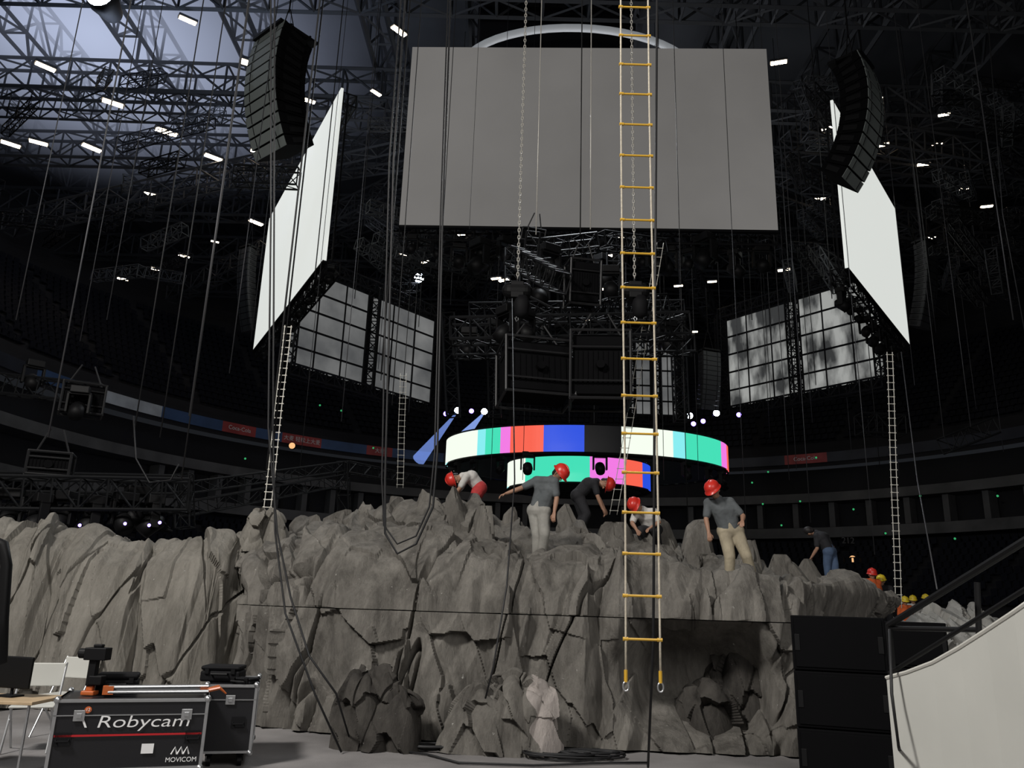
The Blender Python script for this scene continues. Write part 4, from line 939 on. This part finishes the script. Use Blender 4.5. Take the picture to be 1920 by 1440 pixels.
    if vest:
        s=MB(); torso(s,.034); remesh(s,.016,vest,'safety_vest',e,3)
    for k in(-1,1):
        q=MB(); q.rcone(hd+fw*.083+up*.008+sd*k*.033,hd+fw*.0835+up*.008+sd*k*.033,.010,.010,8); q.obj('eye',M_blk,e,smooth=True)
    q=MB(); q.rcone(hd-fw*.03+up*.03,hd-fw*.025+up*.045,.094,.094,16); q.rcone(hd-fw*.05-up*.03,hd-fw*.04+up*.03,.065,.085,12); remesh(q,.012,M_hair,'hair',e,2)
    if helmet:
        q=MB(); c=hd+up*.045-fw*.005; ring=20; prof=[(0,.165),(.05,.158),(.09,.135),(.118,.095),(.128,.05),(.130,.0),(.145,-.006),(.146,-.014),(.126,-.012)]
        vs=[]
        for r_,z_ in prof:
            for k in range(ring):
                a=2*math.pi*k/ring; f_=math.cos(a); ext=1+(.18 if z_<=0 and r_>.135 and f_>0 else 0)*f_
                vs.append(c+up*(z_*.88)+fw*(r_+.0005)*1.12*f_*ext+sd*(r_+.0005)*.95*math.sin(a))
        fs=[(i*ring+k,i*ring+(k+1)%ring,(i+1)*ring+(k+1)%ring,(i+1)*ring+k) for i in range(len(prof)-1) for k in range(ring)]
        q.add(vs,fs)
        q.sweep([c+up*(.155*math.cos(t))*.95+fw*.14*math.sin(t) for t in np.linspace(-1.2,1.2,9)],.014,6)
        q.obj('hard_hat',helmet,e,smooth=True)
    return e
J5=dict(pel=(-.15,0,.90),chs=(-.26,-.05,1.22),nk=(-.36,-.12,1.38),hd=(-.44,-.18,1.50),fw=(-.35,-.6,-.45),sl=(-.16,-.08,1.35),sr=(-.50,-.05,1.33),el=(.02,-.16,1.12),wl=(-.05,-.34,1.02),er=(-.56,-.10,1.06),wr=(-.55,-.20,.84),kl=(.06,-.10,.50),kr=(-.20,-.08,.48),al=(.20,.02,.09),ar=(-.20,.0,.09),tl=(.26,-.13,.04),tr=(-.24,-.15,.04))
person(PB_['p5'],J5,'worker in red hard hat, grey t-shirt and khaki trousers looking down',C_grey,C_khaki,M_helR)
J2=dict(pel=(-.03,0,.86),chs=(.08,-.04,1.20),nk=(.17,-.08,1.36),hd=(.27,-.13,1.44),fw=(.5,-.4,-.6),sl=(.20,-.18,1.31),sr=(-.08,.04,1.35),er=(-.33,.02,1.22),wr=(-.57,-.02,1.12),el=(.24,-.22,1.04),wl=(.2,-.28,.80),kl=(.06,-.1,.47),kr=(-.05,.02,.47),al=(.02,0,.09),ar=(-.05,.12,.09),tl=(.1,-.12,.04),tr=(.05,.02,.04))
person(PB_['p2'],J2,'worker in grey shirt and pale trousers leaning across the peaks',C_grey,C_pale,M_helR)
J1=dict(pel=(.12,0,.72),chs=(-.05,-.05,.92),nk=(-.22,-.08,.93),hd=(-.36,-.1,.88),fw=(-.7,-.3,-.7),sl=(-.14,-.24,.90),sr=(-.16,.10,.92),el=(-.26,-.28,.66),wl=(-.4,-.25,.5),er=(-.3,.1,.66),wr=(-.45,.05,.5),kl=(-.02,-.15,.42),kr=(.0,.1,.42),al=(.15,-.12,.09),ar=(.18,.1,.09),tl=(.0,-.14,.04),tr=(.03,.08,.04))
person(PB_['p1'],J1,'worker in white t-shirt and red shorts bent over the peak',C_white,C_dk,M_helR,over=C_red)
J3=dict(pel=(-.10,0,.82),chs=(.10,-.04,1.03),nk=(.26,-.06,1.08),hd=(.42,-.08,1.05),fw=(.6,-.3,-.7),sl=(.2,-.22,1.04),sr=(.18,.12,1.06),el=(.26,-.26,.78),wl=(.36,-.24,.54),er=(.32,.12,.8),wr=(.42,.05,.6),kl=(.06,-.14,.45),kr=(.02,.12,.45),al=(-.08,-.1,.09),ar=(-.12,.1,.09),tl=(.06,-.14,.04),tr=(.02,.1,.04))
person(PB_['p3'],J3,'worker in red hard hat and black clothes bending down',C_dk,C_dk,M_helR)
J4=dict(pel=(.12,.12,.46),chs=(.02,.0,.70),nk=(-.10,-.08,.80),hd=(-.22,-.14,.86),fw=(-.55,-.6,-.3),sl=(.10,-.12,.76),sr=(-.20,.06,.76),el=(.16,-.28,.56),wl=(-.0,-.38,.46),er=(-.3,-.1,.55),wr=(-.25,-.28,.42),kl=(.1,-.25,.42),kr=(-.15,-.1,.42),al=(.2,-.02,.09),ar=(-.02,.12,.09),tl=(.15,-.16,.04),tr=(-.08,-.02,.04))
person(PB_['p4'],J4,'worker in red hard hat and pale t-shirt crouching on rocks',C_white,C_dk,M_helR)
J6=dict(pel=(0,0,.68),chs=(-.12,.06,1.0),nk=(-.24,.12,1.1),hd=(-.38,.14,1.13),fw=(-.6,.6,-.4),sl=(-.28,-.02,1.02),sr=(-.08,.22,1.04),el=(-.3,-.05,.74),wl=(-.4,.05,.55),er=(.16,.2,.8),wr=(.1,.3,.6),kl=(-.08,.0,.40),kr=(.1,.02,.40),al=(-.06,.05,.09),ar=(.12,.05,.09),tl=(-.12,.18,.04),tr=(.1,.18,.04))
person(PB_['p6'],J6,'bare-headed worker in black t-shirt and blue jeans bending away',C_dk,C_jean,None)
JS=dict(pel=(0,0,.92),chs=(0,-.01,1.28),nk=(-.01,-.02,1.46),hd=(-.02,-.05,1.60),fw=(-.3,-.9,-.2),sl=(.19,0,1.42),sr=(-.19,0,1.42),el=(.26,0,1.13),wl=(.22,-.15,.92),er=(-.26,0,1.13),wr=(-.22,-.15,.92),kl=(.1,-.03,.5),kr=(-.1,-.03,.5),al=(.1,0,.09),ar=(-.1,0,.09),tl=(.12,-.15,.04),tr=(-.12,-.15,.04))
for px,py,Y,hel,ve,sh,lab,yw in [(1633,1068,22,M_helR,C_or,C_or,'worker in red hard hat and orange vest behind the rocks',.3),(1653,1080,22.6,M_helY,None,C_dk,'worker in yellow hard hat and dark shirt behind the rocks',-.4),(1695,1120,27,M_helY,C_or,C_or,'worker in yellow hard hat and orange vest behind low rocks',.2),(1711,1118,28.5,M_helY,None,C_white,'worker in yellow hard hat and white shirt behind low rocks',0),(1733,1116,29.5,M_helY,None,C_grey,'worker in yellow hard hat and grey shirt behind low rocks',.6)]:
    p=P(px,py,Y); bz=p.z-1.75
    if bz>.15:
        V_,F_=spire((p.x,p.y,bz+.02),bz+.02,.6,.5,900+int(px),flat=True); o=make_np('rock_block',V_,F_,M_rock); tag(o,'carved foam rock block that a worker stands on','rock')
    else: bz=0
    person((p.x,p.y,bz),JS,lab,sh,C_dk,hel,.015,yaw=yw,vest=ve)
# ---------------------------------------------------------------- lights
def area(loc,tgt,size,pw,col):
    l=bpy.data.lights.new('a','AREA'); l.size=size; l.energy=pw; l.color=col; o=bpy.data.objects.new('key_or_fill_light',l); COL.objects.link(o); o.location=loc  # unseen lamps: the key and added fills, none with a fixture
    o.rotation_euler=(Vector(tgt)-Vector(loc)).to_track_quat('-Z','Y').to_euler(); return o
area((-9,0,13),(0,11.5,1.2),2.2,2700,(1,.965,.92))
area((6,-5,11),(1,12,1.5),8,1000,(1,.97,.94))  # added soft fill to lift the rock shadows
area((2,24,17),(2,15,2),2.5,900,(.9,.95,1))
area((-20,26,30),(-20,60,38),6,450,(.6,.75,1))  # added bluish wash for the roof steel on the left
area((5,45,20),(5,46,40),10,1200,(.9,.93,1))  # added upward fill for the roof steel
area((22,42,9),(25,70,12),8,130,(.85,.85,1)); area((-8,45,6),(-25,62,12),8,160,(.7,.75,1))  # added faint fills for the dark stands
fp=P(190,-6,30)
area((fp.x,fp.y+2,fp.z-2),(fp.x-2,fp.y+16,46),3,600,(.62,.74,1))  # added blue wash that makes the roof deck glow like haze
w=bpy.data.worlds.new('w'); S.world=w; w.use_nodes=True; w.node_tree.nodes['Background'].inputs[0].default_value=(.011,.012,.014,1)
